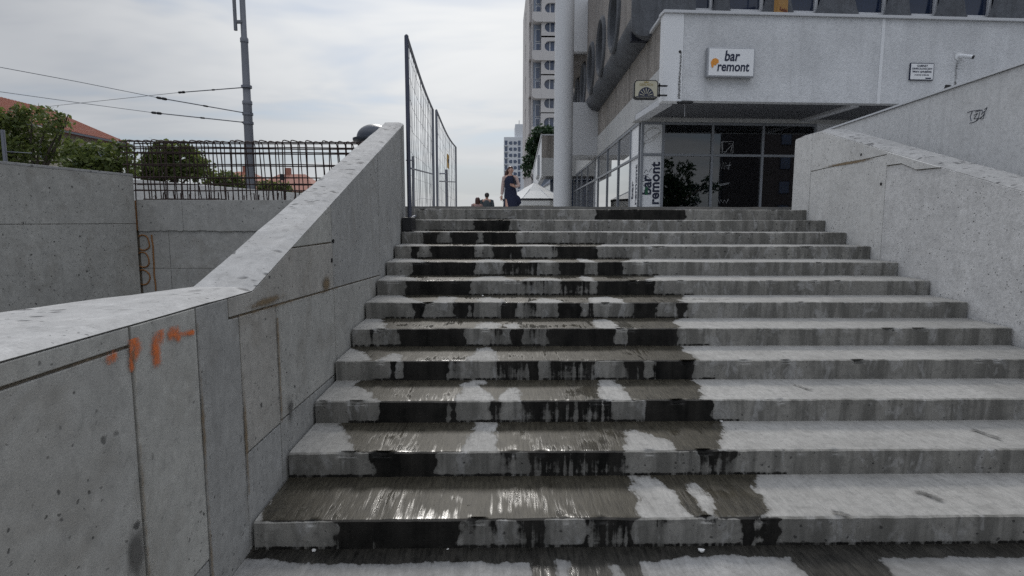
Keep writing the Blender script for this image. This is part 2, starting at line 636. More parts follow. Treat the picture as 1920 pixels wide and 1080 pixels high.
M['black'] = plain('black_plastic', (.012, .012, .014), .5, .2, 5)
M['rebar'] = plain('rusty_rebar', (.045, .027, .024), .8, .45, 14, .2)
M['rust'] = plain('orange_filler', (.26, .12, .04), .9, .4, 22)
M['pole'] = plain('grey_pole_paint', (.17, .178, .20), .55, .1, 2, .1)
M['dome'] = plain('dark_dome_paint', (.04, .048, .066), .38, .2, 3)
M['roof'] = plain('red_roof_tiles', (.27, .085, .05), .8, .22, 1.2)
M['roof2'] = plain('faded_red_roof', (.33, .15, .11), .8, .2, .8)
M['cream'] = plain('cream_render', (.52, .47, .38), .85, .1, .6)
M['brick'] = plain('dull_brick', (.055, .05, .055), .85, .2, 2)
M['tower'] = plain('pale_tower_panel', (.58, .56, .55), .8, .07, .12)
M['towerside'] = plain('tower_side_panel', (.52, .495, .485), .85, .10, .2)
M['fartower'] = plain('far_tower_panel', (.70, .72, .75), .8, .05, .05)
M['bluegrey'] = plain('loggia_panel', (.27, .31, .38), .8, .1, .3)
M['signwhite'] = plain('sign_white_face', (.86, .87, .885), .35, .02, 1)
M['signedge'] = plain('sign_metal_edge', (.42, .43, .45), .4, .1, 5, .6)
M['navy'] = plain('navy_lettering', (.012, .018, .05), .5, .1, 5)
M['orange'] = plain('orange_mark', (.75, .30, .04), .6, .1, 8)
M['cream_sign'] = plain('cream_sign_face', (.50, .47, .36), .4, .06, 4)
M['gold'] = plain('gold_lettering', (.33, .26, .10), .5, .1, 8)
M['kodak'] = plain('ochre_sign', (.36, .19, .05), .5, .15, 6)
M['kred'] = plain('dark_red_lettering', (.16, .03, .015), .5, .1, 5)
M['green'] = plain('bottle_green', (.01, .10, .05), .5, .2, 6)
M['greyline'] = plain('grey_line_print', (.30, .29, .26), .6, .1, 6)
M['canvas'] = plain('white_canvas', (.74, .74, .72), .8, .05, 1)
M['canvas_dark'] = plain('dark_canvas_band', (.05, .05, .055), .8, .1, 2)
M['skin'] = plain('skin', (.50, .30, .23), .5, .08, 9)
M['hair'] = plain('brown_hair', (.06, .022, .016), .5, .3, 30)
M['hair2'] = plain('dark_hair', (.02, .017, .016), .6, .3, 30)
M['dress'] = plain('navy_cloth', (.010, .014, .040), .85, .2, 14)
M['cardigan'] = plain('pale_pink_cloth', (.48, .36, .33), .85, .1, 14)
M['shirt'] = plain('grey_cloth', (.06, .075, .085), .85, .2, 14)
M['pinkshirt'] = plain('dusty_pink_cloth', (.30, .20, .19), .85, .15, 14)
M['yellow'] = plain('yellow_plate', (.62, .34, .03), .5, .08, 8)
M['bark'] = plain('bark', (.09, .075, .06), .9, .3, 6)
M['leaf'] = leafmat('leaves', (.05, .08, .022), (.17, .205, .055))
M['leaf2'] = leafmat('dark_leaves', (.014, .034, .018), (.045, .085, .034))
M['spray'] = decal('orange_spray', (.80, .20, .05), soft=(.25, 1.25), amp=1.0, nscale=90)
M['damp'] = decal('dark_damp_stain', (.13, .125, .115), soft=(.40, 1.15), amp=.9, nscale=16)
M['damp2'] = decal('dark_scuff', (.07, .068, .064), soft=(.35, 1.0), amp=1.1, nscale=28)
M['ruststain'] = decal('rust_stain', (.23, .165, .095), soft=(.35, .95), amp=.6, nscale=25)
M['blackstain'] = decal('black_run_stain', (.025, .024, .022), soft=(.42, .80), amp=1.1, nscale=38)
M['whitepatch'] = decal('white_filler_patch', (.78, .79, .80), soft=(.4, .6), amp=.5, nscale=12)

# ------------------------------------------------------------------ stairs: survey numbers
RISE, RUN, FIRST = .15, .4959, 2.7581
NSTEP = 12


def nose_y(k):
    return FIRST + (k - 1) * RUN


def x_left(y):
    return -1.2348 + .0023 * y


def x_right(y):
    return 4.2758 + .006 * y


def n1(x, s):
    return mnoise.noise(Vector((x, s * 7.31, .5)))


# where water stands: image columns of the wet stretches on each riser ('d' = broken into drips)
RW = {1: [(611, 860), (862, 887, 'd'), (913, 929, 'd'), (968, 1031, 'e'), (1107, 1202, 'e'), (1244, 1264, 'd'), (1353, 1382, 'd'), (1411, 1448), (1452, 1493)],
      2: [(683, 813), (936, 964, 'd'), (994, 1184, 'e'), (1303, 1312, 'd'), (1324, 1395, 'e')],
      3: [(704, 838), (843, 853), (917, 941, 'e'), (975, 1153, 'e'), (1215, 1346)],
      4: [(725, 740), (750, 843), (848, 856, 'd'), (927, 987, 'e'), (987, 1013), (1030, 1124, 'e'), (1173, 1216, 'e'), (1229, 1311)],
      5: [(682, 710, 'd'), (745, 875), (920, 940, 'd'), (955, 983), (990, 1023, 'd'), (1025, 1157), (1179, 1278)],
      6: [(770, 795), (850, 878), (881, 888), (939, 968), (983, 1005, 'd'), (1047, 1093), (1103, 1115, 'e'), (1188, 1236), (1269, 1290)],
      7: [(760, 883), (970, 1025, 'd'), (1053, 1107, 'e'), (1120, 1228)],
      8: [(772, 892), (943, 1012, 'e'), (1048, 1097), (1120, 1168)],
      9: [(770, 787), (807, 890), (923, 978), (1033, 1043, 'd'), (1045, 1120)],
      10: [(792, 823), (845, 897), (905, 968)],
      11: [(890, 955)],
      12: [(1113, 1283)]}
# treads: (left edge front, left edge back, right edge front, right edge back, dry islands growing from the nose (x0,x1,reach))
TW = {1: (440, 470, 1490, 1455, [(1238, 1350, 1.0), (1368, 1398, .45)]),
      2: (648, 612, 1395, 1385, [(862, 932, .85), (1192, 1292, .6)]),
      3: (695, 650, 1345, 1325, [(852, 915, 1.0), (942, 976, .55), (1150, 1206, .9)]),
      4: (665, 640, 1332, 1302, [(865, 932, .85), (700, 735, .3)]),
      5: (722, 690, 1290, 1300, [(878, 942, .7), (950, 985, .45), (1132, 1182, .85)]),
      6: (790, 745, 1300, 1290, [(798, 846, .6), (892, 948, .6), (1005, 1062, .5), (1118, 1186, .6)]),
      7: (770, 760, 1232, 1240, [(880, 962, .8), (985, 1052, .5), (1100, 1122, .6)]),
      8: (785, 770, 1180, 1200, [(885, 945, .8), (1005, 1050, .6), (1096, 1122, .8)]),
      9: (800, 790, 1130, 1140, [(885, 925, .8), (975, 1040, .6)]),
      10: (800, 795, 975, 980, [(822, 848, .8)]),
      11: (890, 890, 960, 960, []),
      12: (1113, 1113, 1283, 1283, [])}


def build_stairs():
    root = thing('staircase', 'wide grey concrete staircase of twelve steps with wet dark patches', 'staircase', (1.5, FIRST, 0))
    nx = 380
    for k in range(1, NSTEP + 1):
        y0, y1, zt, zb = nose_y(k), nose_y(k + 1), k * RISE, (k - 1) * RISE
        xa, xb = x_left(y0) + .004, x_right(y0) - .004
        xs = np.linspace(xa, xb, nx)
        nj = np.array([.55 * n1(x * 1.3, k) + .3 * n1(x * 6, k + 20) + .25 * n1(x * 21, k + 40) for x in xs])
        nj2 = np.array([.5 * n1(x * 2.1, k + 60) + .5 * n1(x * 11, k + 80) for x in xs])
        chip = np.array([max(0, n1(x * 9, k + 100) - .28) for x in xs])
        rz = [0, .1, .2, .3, .4, .5, .6, .7, .8, .90, .965]                         # riser rows, bottom to just under the nose
        ty = [.03, .07] + [.07 + .99 * i / 22 for i in range(1, 23)]   # tread rows
        rows = []
        wet = []
        # riser wet value
        segs = []
        for s in RW.get(k, []):
            a = on_y(s[0], 500, y0).x
            b = on_y(s[1], 500, y0).x
            segs.append((a, b, s[2] if len(s) > 2 else ''))
        for v in rz:
            z = zb + (zt - zb) * v
            dz = nj * .011 * (v if v > .5 else 0)
            rows.append(np.stack([xs, y0 + nj2 * .005 * math.sin(v * 3.1) + chip * .09 * (v > .8) - .001, z + dz - chip * .055 * (v > .8)], 1))
            val = np.zeros(nx)
            for a, b, q in segs:
                e = np.array([.022 * n1(x * 14, k + 3 + v * .5) + .022 * n1(v * 2.2 + x * 2.0, k + 9) for x in xs]) - .012 * (1 - v)
                d = np.minimum(xs - a, b - xs) + e
                core = .5 + d / .05
                if q == 'd':
                    core = np.minimum(core, .57 - .28 * (1 - v))
                elif q == 'e':
                    core = np.minimum(core, .72 - .24 * (1 - v))
                else:
                    core = np.minimum(core, 1.0 - .26 * (1 - v))
                val = np.maximum(val, core)
            if v < .15:                                            # water wicks up from the wet tread below
                pa, pb = (TW[k - 1][0], TW[k - 1][2]) if k > 1 else (380, 2100)
                a = on_y(pa, 600, y0).x
                b = on_y(pb, 600, y0).x
                val = np.maximum(val, np.clip(.52 + np.minimum(xs - a, b - xs) / .05, 0, .62))
            wet.append(np.clip(val, 0, 1.2))
        nriser = len(rows)
        # tread wet value
        lf, lb, rf, rb, isl = TW[k]
        ztr = zt if zt < EYE - .02 else EYE - .05
        lfx, rfx = on_y(lf, 0, y0).x, on_y(rf, 0, y0).x
        lbx, rbx = on_y(lb, 0, y1).x, on_y(rb, 0, y1).x
        for v in ty:
            y = y0 + (y1 - y0) * v
            jag = math.exp(-v * 14)
            rows.append(np.stack([xs, np.full(nx, y) + nj2 * .006 * jag + chip * .09 * (v < .05), zt + nj * .011 * jag + .0035 * nj2 * (1 - jag) - chip * .035 * (v < .05) + .004 * v], 1))
            L = lfx + (lbx - lfx) * v
            R = rfx + (rbx - rfx) * v
            e = np.array([.05 * n1(x * 3, k + v * .25) + .03 * n1(x * 11 + v * 2, k + 5 + v * .6) for x in xs])
            eb = .05 * n1(v * 2.3, k + 31)
            d = np.minimum(xs - L, R - xs) + e + eb
            val = .5 + d / .10
            for (p0, p1, reach) in isl:
                a = on_y(p0, 0, y0).x
                b = on_y(p1, 0, y0).x
                c, rr = (a + b) / 2, (b - a) / 2
                lean = .10 * n1(k * 3.3 + p0, 2) * v
                q = np.sqrt(((xs - c - lean) / rr) ** 2 + (max(v - .02, 0) / reach) ** 2 * .9)
                dd = (q - 1) * rr + e * .9
                val = np.minimum(val, .5 + dd / .07)
            val = np.where(val > .5, np.minimum(val, .5 + (val - .5) * .9), val)
            if k >= 7:
                val = val - (.30 if v < .35 else 0)
            wet.append(np.clip(val, 0, 1.1))
        V = np.concatenate(rows)
        W = np.concatenate(wet).astype('f')
        nr = len(rows)
        idx = np.arange(nr * nx).reshape(nr, nx)
        q = np.stack([idx[:-1, :-1], idx[:-1, 1:], idx[1:, 1:], idx[1:, :-1]], -1).reshape(-1, 4)
        # close the back and underside so that the step is a solid
        b0 = len(V)
        V = np.concatenate([V, [[xa, y1 + .03, zb], [xb, y1 + .03, zb]]])
        W = np.concatenate([W, [0, 0]]).astype('f')
        faces = [tuple(int(i) for i in f) for f in q]
        faces.append((int(idx[-1, 0]), *[int(i) for i in idx[-1, 1:]], b0 + 1, b0))
        faces.append((b0, b0 + 1, int(idx[0, -1]), *[int(i) for i in idx[0, ::-1][1:]]))
        faces.append((*[int(i) for i in idx[:, 0]], b0))
        faces.append((b0 + 1, *[int(i) for i in idx[::-1, -1]]))
        me = bpy.data.meshes.new('step')
        me.from_pydata([tuple(p) for p in V], [], faces)
        me.materials.append(M['tread'])
        me.materials.append(M['riser'])
        mi = np.zeros(len(faces), 'i')
        mi[:(nriser) * (nx - 1)] = 1
        mi[(nriser) * (nx - 1) - (nx - 1):(nriser) * (nx - 1)] = 1
        me.polygons.foreach_set('material_index', mi)
        sm = np.zeros(len(faces), bool)
        sm[:(nr - 1) * (nx - 1)] = True
        me.polygons.foreach_set('use_smooth', sm)
        at = me.attributes.new('wet', 'FLOAT', 'POINT')
        at.data.foreach_set('value', W)
        try:
            me.set_sharp_from_angle(angle=math.radians(50))
        except Exception:
            pass
        place('step', me, root)
    return root


ST = build_stairs()


# ------------------------------------------------------------------ ground sheets
def grid_sheet(name, xs, ys, zf, wf, mat, parent=None):
    X, Y = np.meshgrid(xs, ys)
    V = np.stack([X, Y, zf(X, Y)], -1).reshape(-1, 3)
    n, m_ = len(ys), len(xs)
    idx = np.arange(n * m_).reshape(n, m_)
    q = np.stack([idx[:-1, :-1], idx[:-1, 1:], idx[1:, 1:], idx[1:, :-1]], -1).reshape(-1, 4)
    me = bpy.data.meshes.new(name)
    me.from_pydata([tuple(p) for p in V], [], [tuple(int(i) for i in f) for f in q])
    me.materials.append(mat)
    if wf is not None:
        at = me.attributes.new('wet', 'FLOAT', 'POINT')
        at.data.foreach_set('value', wf(X, Y).reshape(-1).astype('f'))
    me.polygons.foreach_set('use_smooth', [True] * len(me.polygons))
    return place(name, me, parent)


def landing_wet(X, Y):
    out = np.zeros_like(X)
    for i in range(X.shape[0]):
        for j in range(X.shape[1]):
            x, y = X[i, j], Y[i, j]
            front = FIRST - .11 + .05 * n1(x * 2.2, 7) + .02 * n1(x * 9, 8)
            gap = 0.0
            for c, rr in ((-.05 + .62, .0),):
                gap = 0
            v = .5 + (y - front) / .05
            # wet tongues reaching towards the viewer
            for c, rr in ((.42, .10), (.62, .05), (1.62, .20), (.2, .06)):
                v = max(v, .5 + (rr - abs(x - c) + .03 * n1(y * 9, c * 5)) / .06)
            out[i, j] = min(1.1, max(0, v))
    return out


M['landing'] = stair_mat('landing_concrete', (.16, .157, .15), (.36, .355, .345), False, ((.012, .0115, .010), (.045, .042, .036)))
ln = grid_sheet('landing', np.linspace(-1.3, 5.2, 330), np.linspace(-1.0, FIRST + .02, 140),
                lambda X, Y: .004 + .004 * np.sin(X * 3.1) * np.sin(Y * 4.3) * np.clip((FIRST - Y) * 3, 0, 1), landing_wet, M['landing'])
tag(ln, kind='structure')
g = MB()
g.add([(-900, -500, -.03), (900, -500, -.03), (900, 1400, -.03), (-900, 1400, -.03)], [(0, 1, 2, 3)])
tag(g.build('ground', M['asphalt']), kind='structure')


def plaza_z(y):
    pts = [(8.70, 1.80), (12, 1.70), (17, 1.52), (20, 1.38), (23, 1.07), (60, .98), (130, .9)]
    for (a, za), (b, zb) in zip(pts, pts[1:]):
        if y <= b:
            return za + (zb - za) * (y - a) / (b - a)
    return pts[-1][1]


g = MB()
ys = [8.75, 12, 17, 20, 23, 60, 130]
for a, b in zip(ys, ys[1:]):
    for x0, x1 in ((-1.75, 45),):
        za, zb = plaza_z(a), plaza_z(b)
        g.hexa([(x0, a, -.02), (x1, a, -.02), (x1, b, -.02), (x0, b, -.02), (x0, a, za), (x1, a, za), (x1, b, zb), (x0, b, zb)])
tag(g.build('plaza', M['paving']), kind='structure')
# kerb slab that closes the stair at the top
g = MB()
n = 60
top = []
for i in range(n + 1):
    x = -1.50 + (4.95 + 1.50) * i / n
    top.append((x, 1.851 + .006 * n1(x * 3, 3) + .004 * n1(x * 14, 4)))
g.prism(top + [(4.95, 1.70), (-1.50, 1.70)], lambda a, b, t: (a, t, b), 8.712, 9.15)
kb = g.build('kerb_slab', M['ground'], bevel=0)
tag(kb, kind='structure')


# ------------------------------------------------------------------ left flank wall
def inset(poly, d):
    """pull a polygon's corners inwards by d (counter-clockwise input)"""
    out = []
    n = len(poly)
    area = sum(poly[i][0] * poly[(i + 1) % n][1] - poly[(i + 1) % n][0] * poly[i][1] for i in range(n))
    if area < 0:
        poly = poly[::-1]
    for i in range(n):
        p0, p1, p2 = Vector(poly[i - 1]), Vector(poly[i]), Vector(poly[(i + 1) % n])
        a, b = (p1 - p0).normalized(), (p2 - p1).normalized()
        na, nb = Vector((-a.y, a.x)), Vector((-b.y, b.x))
        k = 1 + na.dot(nb)
        q = p1 + (na + nb) * (d / max(k, .3))
        out.append((q.x, q.y))
    return out


LBREAK, LTOP, LSL, LEND = 2.91, 1.306, .332, 7.66


def ltop(y):
    return LTOP if y < LBREAK else LTOP + LSL * (y - LBREAK)


def louter(y):
    return -1.53 - .31 * (LBREAK - y) if y < LBREAK else -1.53 + .0125 * (y - LBREAK)


LW = thing('stair_side_wall', 'long grey concrete wall left of the stairs with orange spray marks', 'wall', (-1.5, 3, 0))
g = MB()
ysl = sorted(set([-1.6, LBREAK, LEND] + list(np.arange(-1.5, LBREAK, .12)) + list(np.arange(LBREAK + .06, LEND - .03, .12))))
inn, out_, ch = [], [], []
for i, y in enumerate(ysl):
    j = .006 * n1(y * 5, 2) + .004 * n1(y * 23, 3)
    zt = ltop(y)
    inn.append((-1.2395, y, zt - .020 + max(j, 0) * .4))
    ch.append((-1.30, y, zt + j))
    out_.append((louter(y) + .012 * n1(y * 4, 8), y, zt + .5 * j))
n = len(ysl)
vs = [(-1.2515, y, -.05) for y in ysl] + [(-1.2515, y, ltop(y) - .028) for y in ysl] + inn + ch + out_ + [(o_[0], o_[1], -.05) for o_ in out_]
fs = []
for r in range(5):
    for i in range(n - 1):
        fs.append((r * n + i, r * n + i + 1, (r + 1) * n + i + 1, (r + 1) * n + i))
fs.append(tuple(r * n for r in range(6))[::-1])
fs.append(tuple(r * n + n - 1 for r in range(6)))
g.add(vs, fs)
me = g.mesh('core', [M['coping'], M['joint'], M['cast_rear']])
for p in me.polygons:
    if p.normal.x > .8:
        p.material_index = 1
    elif p.normal.z < .3:
        p.material_index = 2
place('core', me, LW)


def h1(y):
    return 1.19 - .033 * (y - 2.6)


def topband(y):
    return ltop(y) - .0205


YS_ = LBREAK + (1.475 - topband(0)) / LSL
lp = [
    [(-1.58, 1.225), (1.94, 1.215), (1.94, topband(0)), (-1.58, topband(0))],
    [(-1.58, 0), (1.94, 0), (1.94, 1.215), (-1.58, 1.225)],
    [(1.94, .2), (2.36, .2), (2.36, topband(0)), (1.94, topband(0))],
    [(1.94, 0), (2.36, 0), (2.36, .2), (1.94, .2)],
    [(2.36, 0), (2.745, 0), (2.745, h1(2.745)), (2.645, h1(2.645)), (2.645, topband(0)), (2.36, topband(0))],
    [(2.645, h1(2.645)), (4.32, h1(4.32)), (4.32, 1.475), (YS_, 1.475), (LBREAK, topband(LBREAK)), (2.645, topband(0))],
    [(YS_, 1.475), (4.32, 1.475), (4.32, topband(4.32))],
    [(2.745, .5), (3.2, .5), (3.2, h1(3.2)), (2.745, h1(2.745))],
    [(2.745, 0), (3.2, 0), (3.2, .5), (2.745, .5)],
    [(3.2, .51), (4.32, .49), (4.32, h1(4.32)), (3.2, h1(3.2))],
    [(3.2, .02), (4.32, .02), (4.32, .49), (3.2, .51)],
    [(4.32, h1(4.32)), (5.99, h1(5.99)), (5.99, topband(5.99)), (4.32, topband(4.32))],
    [(4.32, .3), (5.99, .3), (5.99, h1(5.99)), (4.32, h1(4.32))],
    [(5.99, .6), (LEND - .004, .6), (LEND - .004, topband(LEND)), (5.99, topband(5.99))],
]
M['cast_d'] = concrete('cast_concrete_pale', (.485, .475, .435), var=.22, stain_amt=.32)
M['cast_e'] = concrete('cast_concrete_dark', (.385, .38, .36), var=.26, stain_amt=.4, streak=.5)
lm = ['cast_d', 'cast', 'cast_d', 'cast_e', 'cast_e', 'cast_c', 'cast_d', 'cast_c', 'cast_b', 'cast', 'cast_e', 'cast_b', 'cast', 'cast_b']
for i, poly in enumerate(lp):
    off = (random.random() - .5) * .005
    q = inset(poly, .006)
    MB().prism(q, lambda a, b, t: (t, a, b), -1.258, -1.2385 + off).build('panel', M[lm[i]], LW, bevel=.003)


def decal_grid(name, fn, u0, u1, v0, v1, f, mat, parent, nu=60, nv=60):
    us, vs_ = np.linspace(u0, u1, nu), np.linspace(v0, v1, nv)
    V, W = [], []
    for v in vs_:
        for u in us:
            V.append(tuple(fn(u, v)))
            W.append(f(u, v))
    idx = np.arange(nu * nv).reshape(nv, nu)
    q = np.stack([idx[:-1, :-1], idx[:-1, 1:], idx[1:, 1:], idx[1:, :-1]], -1).reshape(-1, 4)
    keep = [tuple(int(i) for i in c) for c in q if max(W[i] for i in c) > .02]
    me = bpy.data.meshes.new(name)
    me.from_pydata(V, [], keep)
    me.materials.append(mat)
    at = me.attributes.new('paint', 'FLOAT', 'POINT')
    at.data.foreach_set('value', W)
    return place(name, me, parent)


def seg_d(p, a, b):
    p, a, b = Vector(p), Vector(a), Vector(b)
    t = max(0, min(1, (p - a).dot(b - a) / max(1e-9, (b - a).length_squared)))
    return (p - a - (b - a) * t).length


def lwp(px, py):
    q = on_x(px, py, -1.2345)
    return (q.y, q.z)


strokes = [((247, 632), (258, 650), .013), ((258, 650), (252, 668), .012), ((246, 640), (246, 690), .008), ((300, 625), (290, 650), .017), ((292, 650), (294, 678), .014),
           ((318, 628), (330, 622), .013), ((322, 618), (334, 632), .010), ((338, 626), (362, 623), .006), ((205, 672), (212, 668), .010)]
strokes = [(lwp(*a), lwp(*b), r) for a, b, r in strokes]
sp = decal_grid('spray_mark', lambda u, v: (-1.2325, u, v), 1.80, 2.42, .93, 1.24,
                lambda u, v: max(0, min(1, max(.95 - max(0, seg_d((u, v), a, b) - r * .5) / (r * 3.0) for a, b, r in strokes))) * (.95 + .4 * n1(u * 30, v * 4)), M['spray'], LW, 130, 70)
sp['label'] = 'orange spray paint marks on the grey wall'


def blob(cu, cv, ru, rv, amp=1.0):
    return lambda u, v: max(0, min(1, amp * (1.25 - math.hypot((u - cu) / ru, (v - cv) / rv))))


bu, bv = lwp(258, 1040)
decal_grid('damp_stain', lambda u, v: (-1.2328, u, v), bu - .13, bu + .13, bv - .22, bv + .2, blob(bu, bv, .07, .15), M['damp'], LW)
bu, bv = lwp(545, 765)
decal_grid('damp_stain', lambda u, v: (-1.2328, u, v), bu - .1, bu + .12, bv - .2, bv + .16, blob(bu, bv, .07, .12, .9), M['damp'], LW)
bu, bv = lwp(612, 532)
decal_grid('rust_stain', lambda u, v: (-1.2328, u, v), bu - .25, bu + .12, bv - .12, bv + .14, blob(bu, bv, .15, .09, .8), M['ruststain'], LW)
bu, bv = lwp(470, 575)
decal_grid('rust_stain', lambda u, v: (-1.2328, u, v), bu - .15, bu + .55, bv - .06, bv + .06, blob(bu + .2, bv + .0, .4, .035, .75), M['ruststain'], LW)
for yy, za, zb_s in ((1.94, .1, 1.2), (2.36, .1, 1.22), (2.745, .3, 1.15), (3.2, .5, 1.1), (4.32, .6, 1.4)):
    decal_grid('seam_stain', lambda u, v: (-1.2322, u, v), yy - .05, yy + .05, za, zb_s, lambda u, v: max(0, min(1, .60 - abs(u - yy) / .05 + .5 * n1(v * 2.5, yy * 3))), M['ruststain'], LW, 9, 60)
decal_grid('seam_stain', lambda u, v: (-1.2322, u, v), 1.2, 1.93, 1.17, 1.26, lambda u, v: max(0, min(1, .66 - abs(v - 1.217) / .035 + .4 * n1(u * 4, 3))), M['ruststain'], LW, 60, 12)
decal_grid('seam_stain', lambda u, v: (-1.2322, u, v), 2.66, 4.4, 1.08, 1.24, lambda u, v: max(0, min(1, .70 - abs(v - h1(u)) / .03 + .4 * n1(u * 4, 5))), M['ruststain'], LW, 120, 24)
# tie holes
for px, py in ((625, 452), (622, 488)):
    q = on_x(px, py, -1.237)
    MB().tube([(-1.245, q.y, q.z), (-1.2335, q.y, q.z)], .016, 10).build('tie_hole', M['black'], LW)

# ------------------------------------------------------------------ right flank wall
RX = 4.322


def rtop(y):
    return 2.872 if y > 7.95 else 2.872 - .303 * (7.95 - y)


RW_ = thing('stair_side_wall', 'pale concrete wall right of the stairs with a rough patched face', 'wall', (4.5, 6, 0))
ysl = sorted(set([1.0, 7.95, 8.66] + list(np.arange(1.1, 7.9, .12)) + [8.05, 8.2, 8.35, 8.5, 8.6]))
inn, ch, out_ = [], [], []
for y in ysl:
    j = .009 * n1(y * 4, 12) + .007 * n1(y * 17, 13)
    drop = .05 * max(0, (y - 8.56) / .1)
    inn.append((RX + .004, y, rtop(y) - .03 + .5 * max(j, 0) - drop))
    ch.append((RX + .06, y, rtop(y) + j - drop))
    out_.append((RX + .36, y, rtop(y) + .4 * j - drop))
n = len(ysl)
vs = [(RX + .014, y, -.05) for y in ysl] + [(RX + .014, y, rtop(y) - .038) for y in ysl] + inn + ch + out_ + [(o_[0], o_[1], -.05) for o_ in out_]
fs = []
for r in range(5):
    for i in range(n - 1):
        fs.append((r * n + i, r * n + i + 1, (r + 1) * n + i + 1, (r + 1) * n + i))
fs.append(tuple(r * n for r in range(6)))
fs.append(tuple(r * n + n - 1 for r in range(6))[::-1])
me = MB().add(vs, fs).mesh('core', [M['coping'], M['joint'], M['light']])
for p in me.polygons:
    if p.normal.x < -.8:
        p.material_index = 1
    elif p.normal.z < .3:
        p.material_index = 2
place('core', me, RW_)
rb = lambda y: rtop(y) - .030
rp = [([(8.17, 0), (8.655, 0), (8.655, rb(8.66) - .05), (8.58, rb(8.5)), (8.17, rb(8.2))], 'light', 0),
      ([(6.55, 2.385), (8.17, 2.33), (8.17, rb(8.17)), (7.95, rb(7.95)), (6.55, rb(6.55))], 'light', .002),
      ([(6.55, 0), (8.17, 0), (8.17, 2.33), (6.55, 2.385)], 'light', -.001),
      ([(6.06, rb(6.06) - .10), (6.30, rb(6.30) - .085), (6.55, rb(6.55) - .16), (6.55, rb(6.55)), (5.72, rb(5.72))], 'light', .014),
      ([(1.05, 0), (6.55, 0), (6.55, rb(6.55) - .16), (6.30, rb(6.30) - .085), (6.06, rb(6.06) - .10), (5.72, rb(5.72)), (1.05, rb(1.05))], 'light_rough', 0)]
for poly, mt, off in rp:
    MB().prism(inset(poly, .0045), lambda a, b, t: (t, a, b), RX + .02, RX - off).build('panel', M[mt], RW_, bevel=.003)
bu = on_x(1590, 305, RX)
decal_grid('rust_stain', lambda u, v: (RX - .004, u, v), bu.y - .9, bu.y + .9, bu.z - .1, bu.z + .1, blob(bu.y, bu.z - .005, .75, .03, .85), M['ruststain'], RW_)
for px, py in ((1615, 290), (1652, 345)):
    q = on_x(px, py, RX)
    MB().tube([(RX + .01, q.y, q.z), (RX - .004, q.y, q.z)], .018, 10).build('tie_hole', M['black'], RW_)

# smooth wall beyond it, level top with a white metal cap
PX = 5.15
a, b = on_x(1566, 240, PX), on_x(1920, 121, PX)
sl = (b.z - a.z) / (b.y - a.y)
zt = lambda y: a.z + sl * (y - a.y)
SW = thing('smooth_parapet_wall', 'smooth pale grey wall with a thin white cap behind the right stair wall', 'wall', (PX + .2, 4, 0))
MB().prism([(-2, 0), (9.35, 0), (9.35, zt(9.35)), (-2, zt(-2))], lambda p, q, t: (t, p, q), PX, PX + .3).build('wall_body', M['smooth'], SW, bevel=.008)
MB().prism([(-2, zt(-2) + .002), (9.37, zt(9.37) + .002), (9.37, zt(9.37) + .024), (-2, zt(-2) + .024)], lambda p, q, t: (t, p, q), PX - .022, PX + .32).build('cap', M['whiteframe'], SW)
tg = [[(1814, 211), (1822, 208), (1838, 206)], [(1823, 209), (1819, 219), (1821, 227)], [(1826, 216), (1833, 212), (1826, 223), (1835, 221), (1830, 226)], [(1837, 210), (1834, 224), (1842, 218)],
      [(1840, 214), (1847, 208), (1844, 222), (1838, 223), (1846, 213)], [(1846, 205), (1851, 201), (1848, 208)], [(1818, 231), (1826, 229), (1833, 225)], [(1829, 210), (1841, 206), (1843, 211)]]
for s in tg:
    g = MB()
    g.tube([on_x(p, q, PX - .001) for p, q in s], .0048, 4)
    g.build('graffiti_stroke', M['bluesteel'], SW)

# ------------------------------------------------------------------ left construction site walls and rebar
RYF = 8.95
CW = thing('poured_concrete_wall', 'unfinished concrete wall carrying the rebar cage', 'wall', (-3.6, RYF + .3, 0))
xl, xr = on_y(258, 400, RYF).x, -1.62
z1, z2, z3 = on_y(300, 376, RYF).z, on_y(300, 432, RYF).z, on_y(300, 503, RYF).z
MB().box(xl - .6, xr, RYF + .015, RYF + .45, -.02, z1 - .004).build('core', M['joint'], CW)
xsm = on_y(343, 400, RYF).x
jag = [(xl + (xr - xl) * i / 80, z2 - .012 * random.random() - .02 * max(0, n1(i * .31, 5))) for i in range(81)]


def wpanel(poly, off=0.0, mt='cast_rear'):
    MB().prism(inset(poly, .003), lambda p, q, t: (p, t, q), RYF + .03, RYF + off).build('panel', M[mt], CW, bevel=0)


ja = [p for p in jag if p[0] < xsm]
jb = [p for p in jag if p[0] >= xsm]
wpanel(ja + [(xsm, z2), (xsm, z1), (xl, z1)], -.014)
wpanel([(xsm, z2)] + jb + [(xr, z1), (xsm, z1)], -.016)
xs2 = on_y(318, 470, RYF).x
for (p, q) in ((xl, xs2), (xs2, -3.6), (-3.6, xr)):
    wpanel([(p, z3), (q, z3), (q, z2 + .02), (p, z2 + .02)], random.random() * .004)
    wpanel([(p, 0), (q, 0), (q, z3), (p, z3)], random.random() * .004, 'cast_b')
MB().box(xl, xr, RYF + .002, RYF + .45, z1 - .003, z1 + .012).build('top_face', M['cast_rear'], CW)
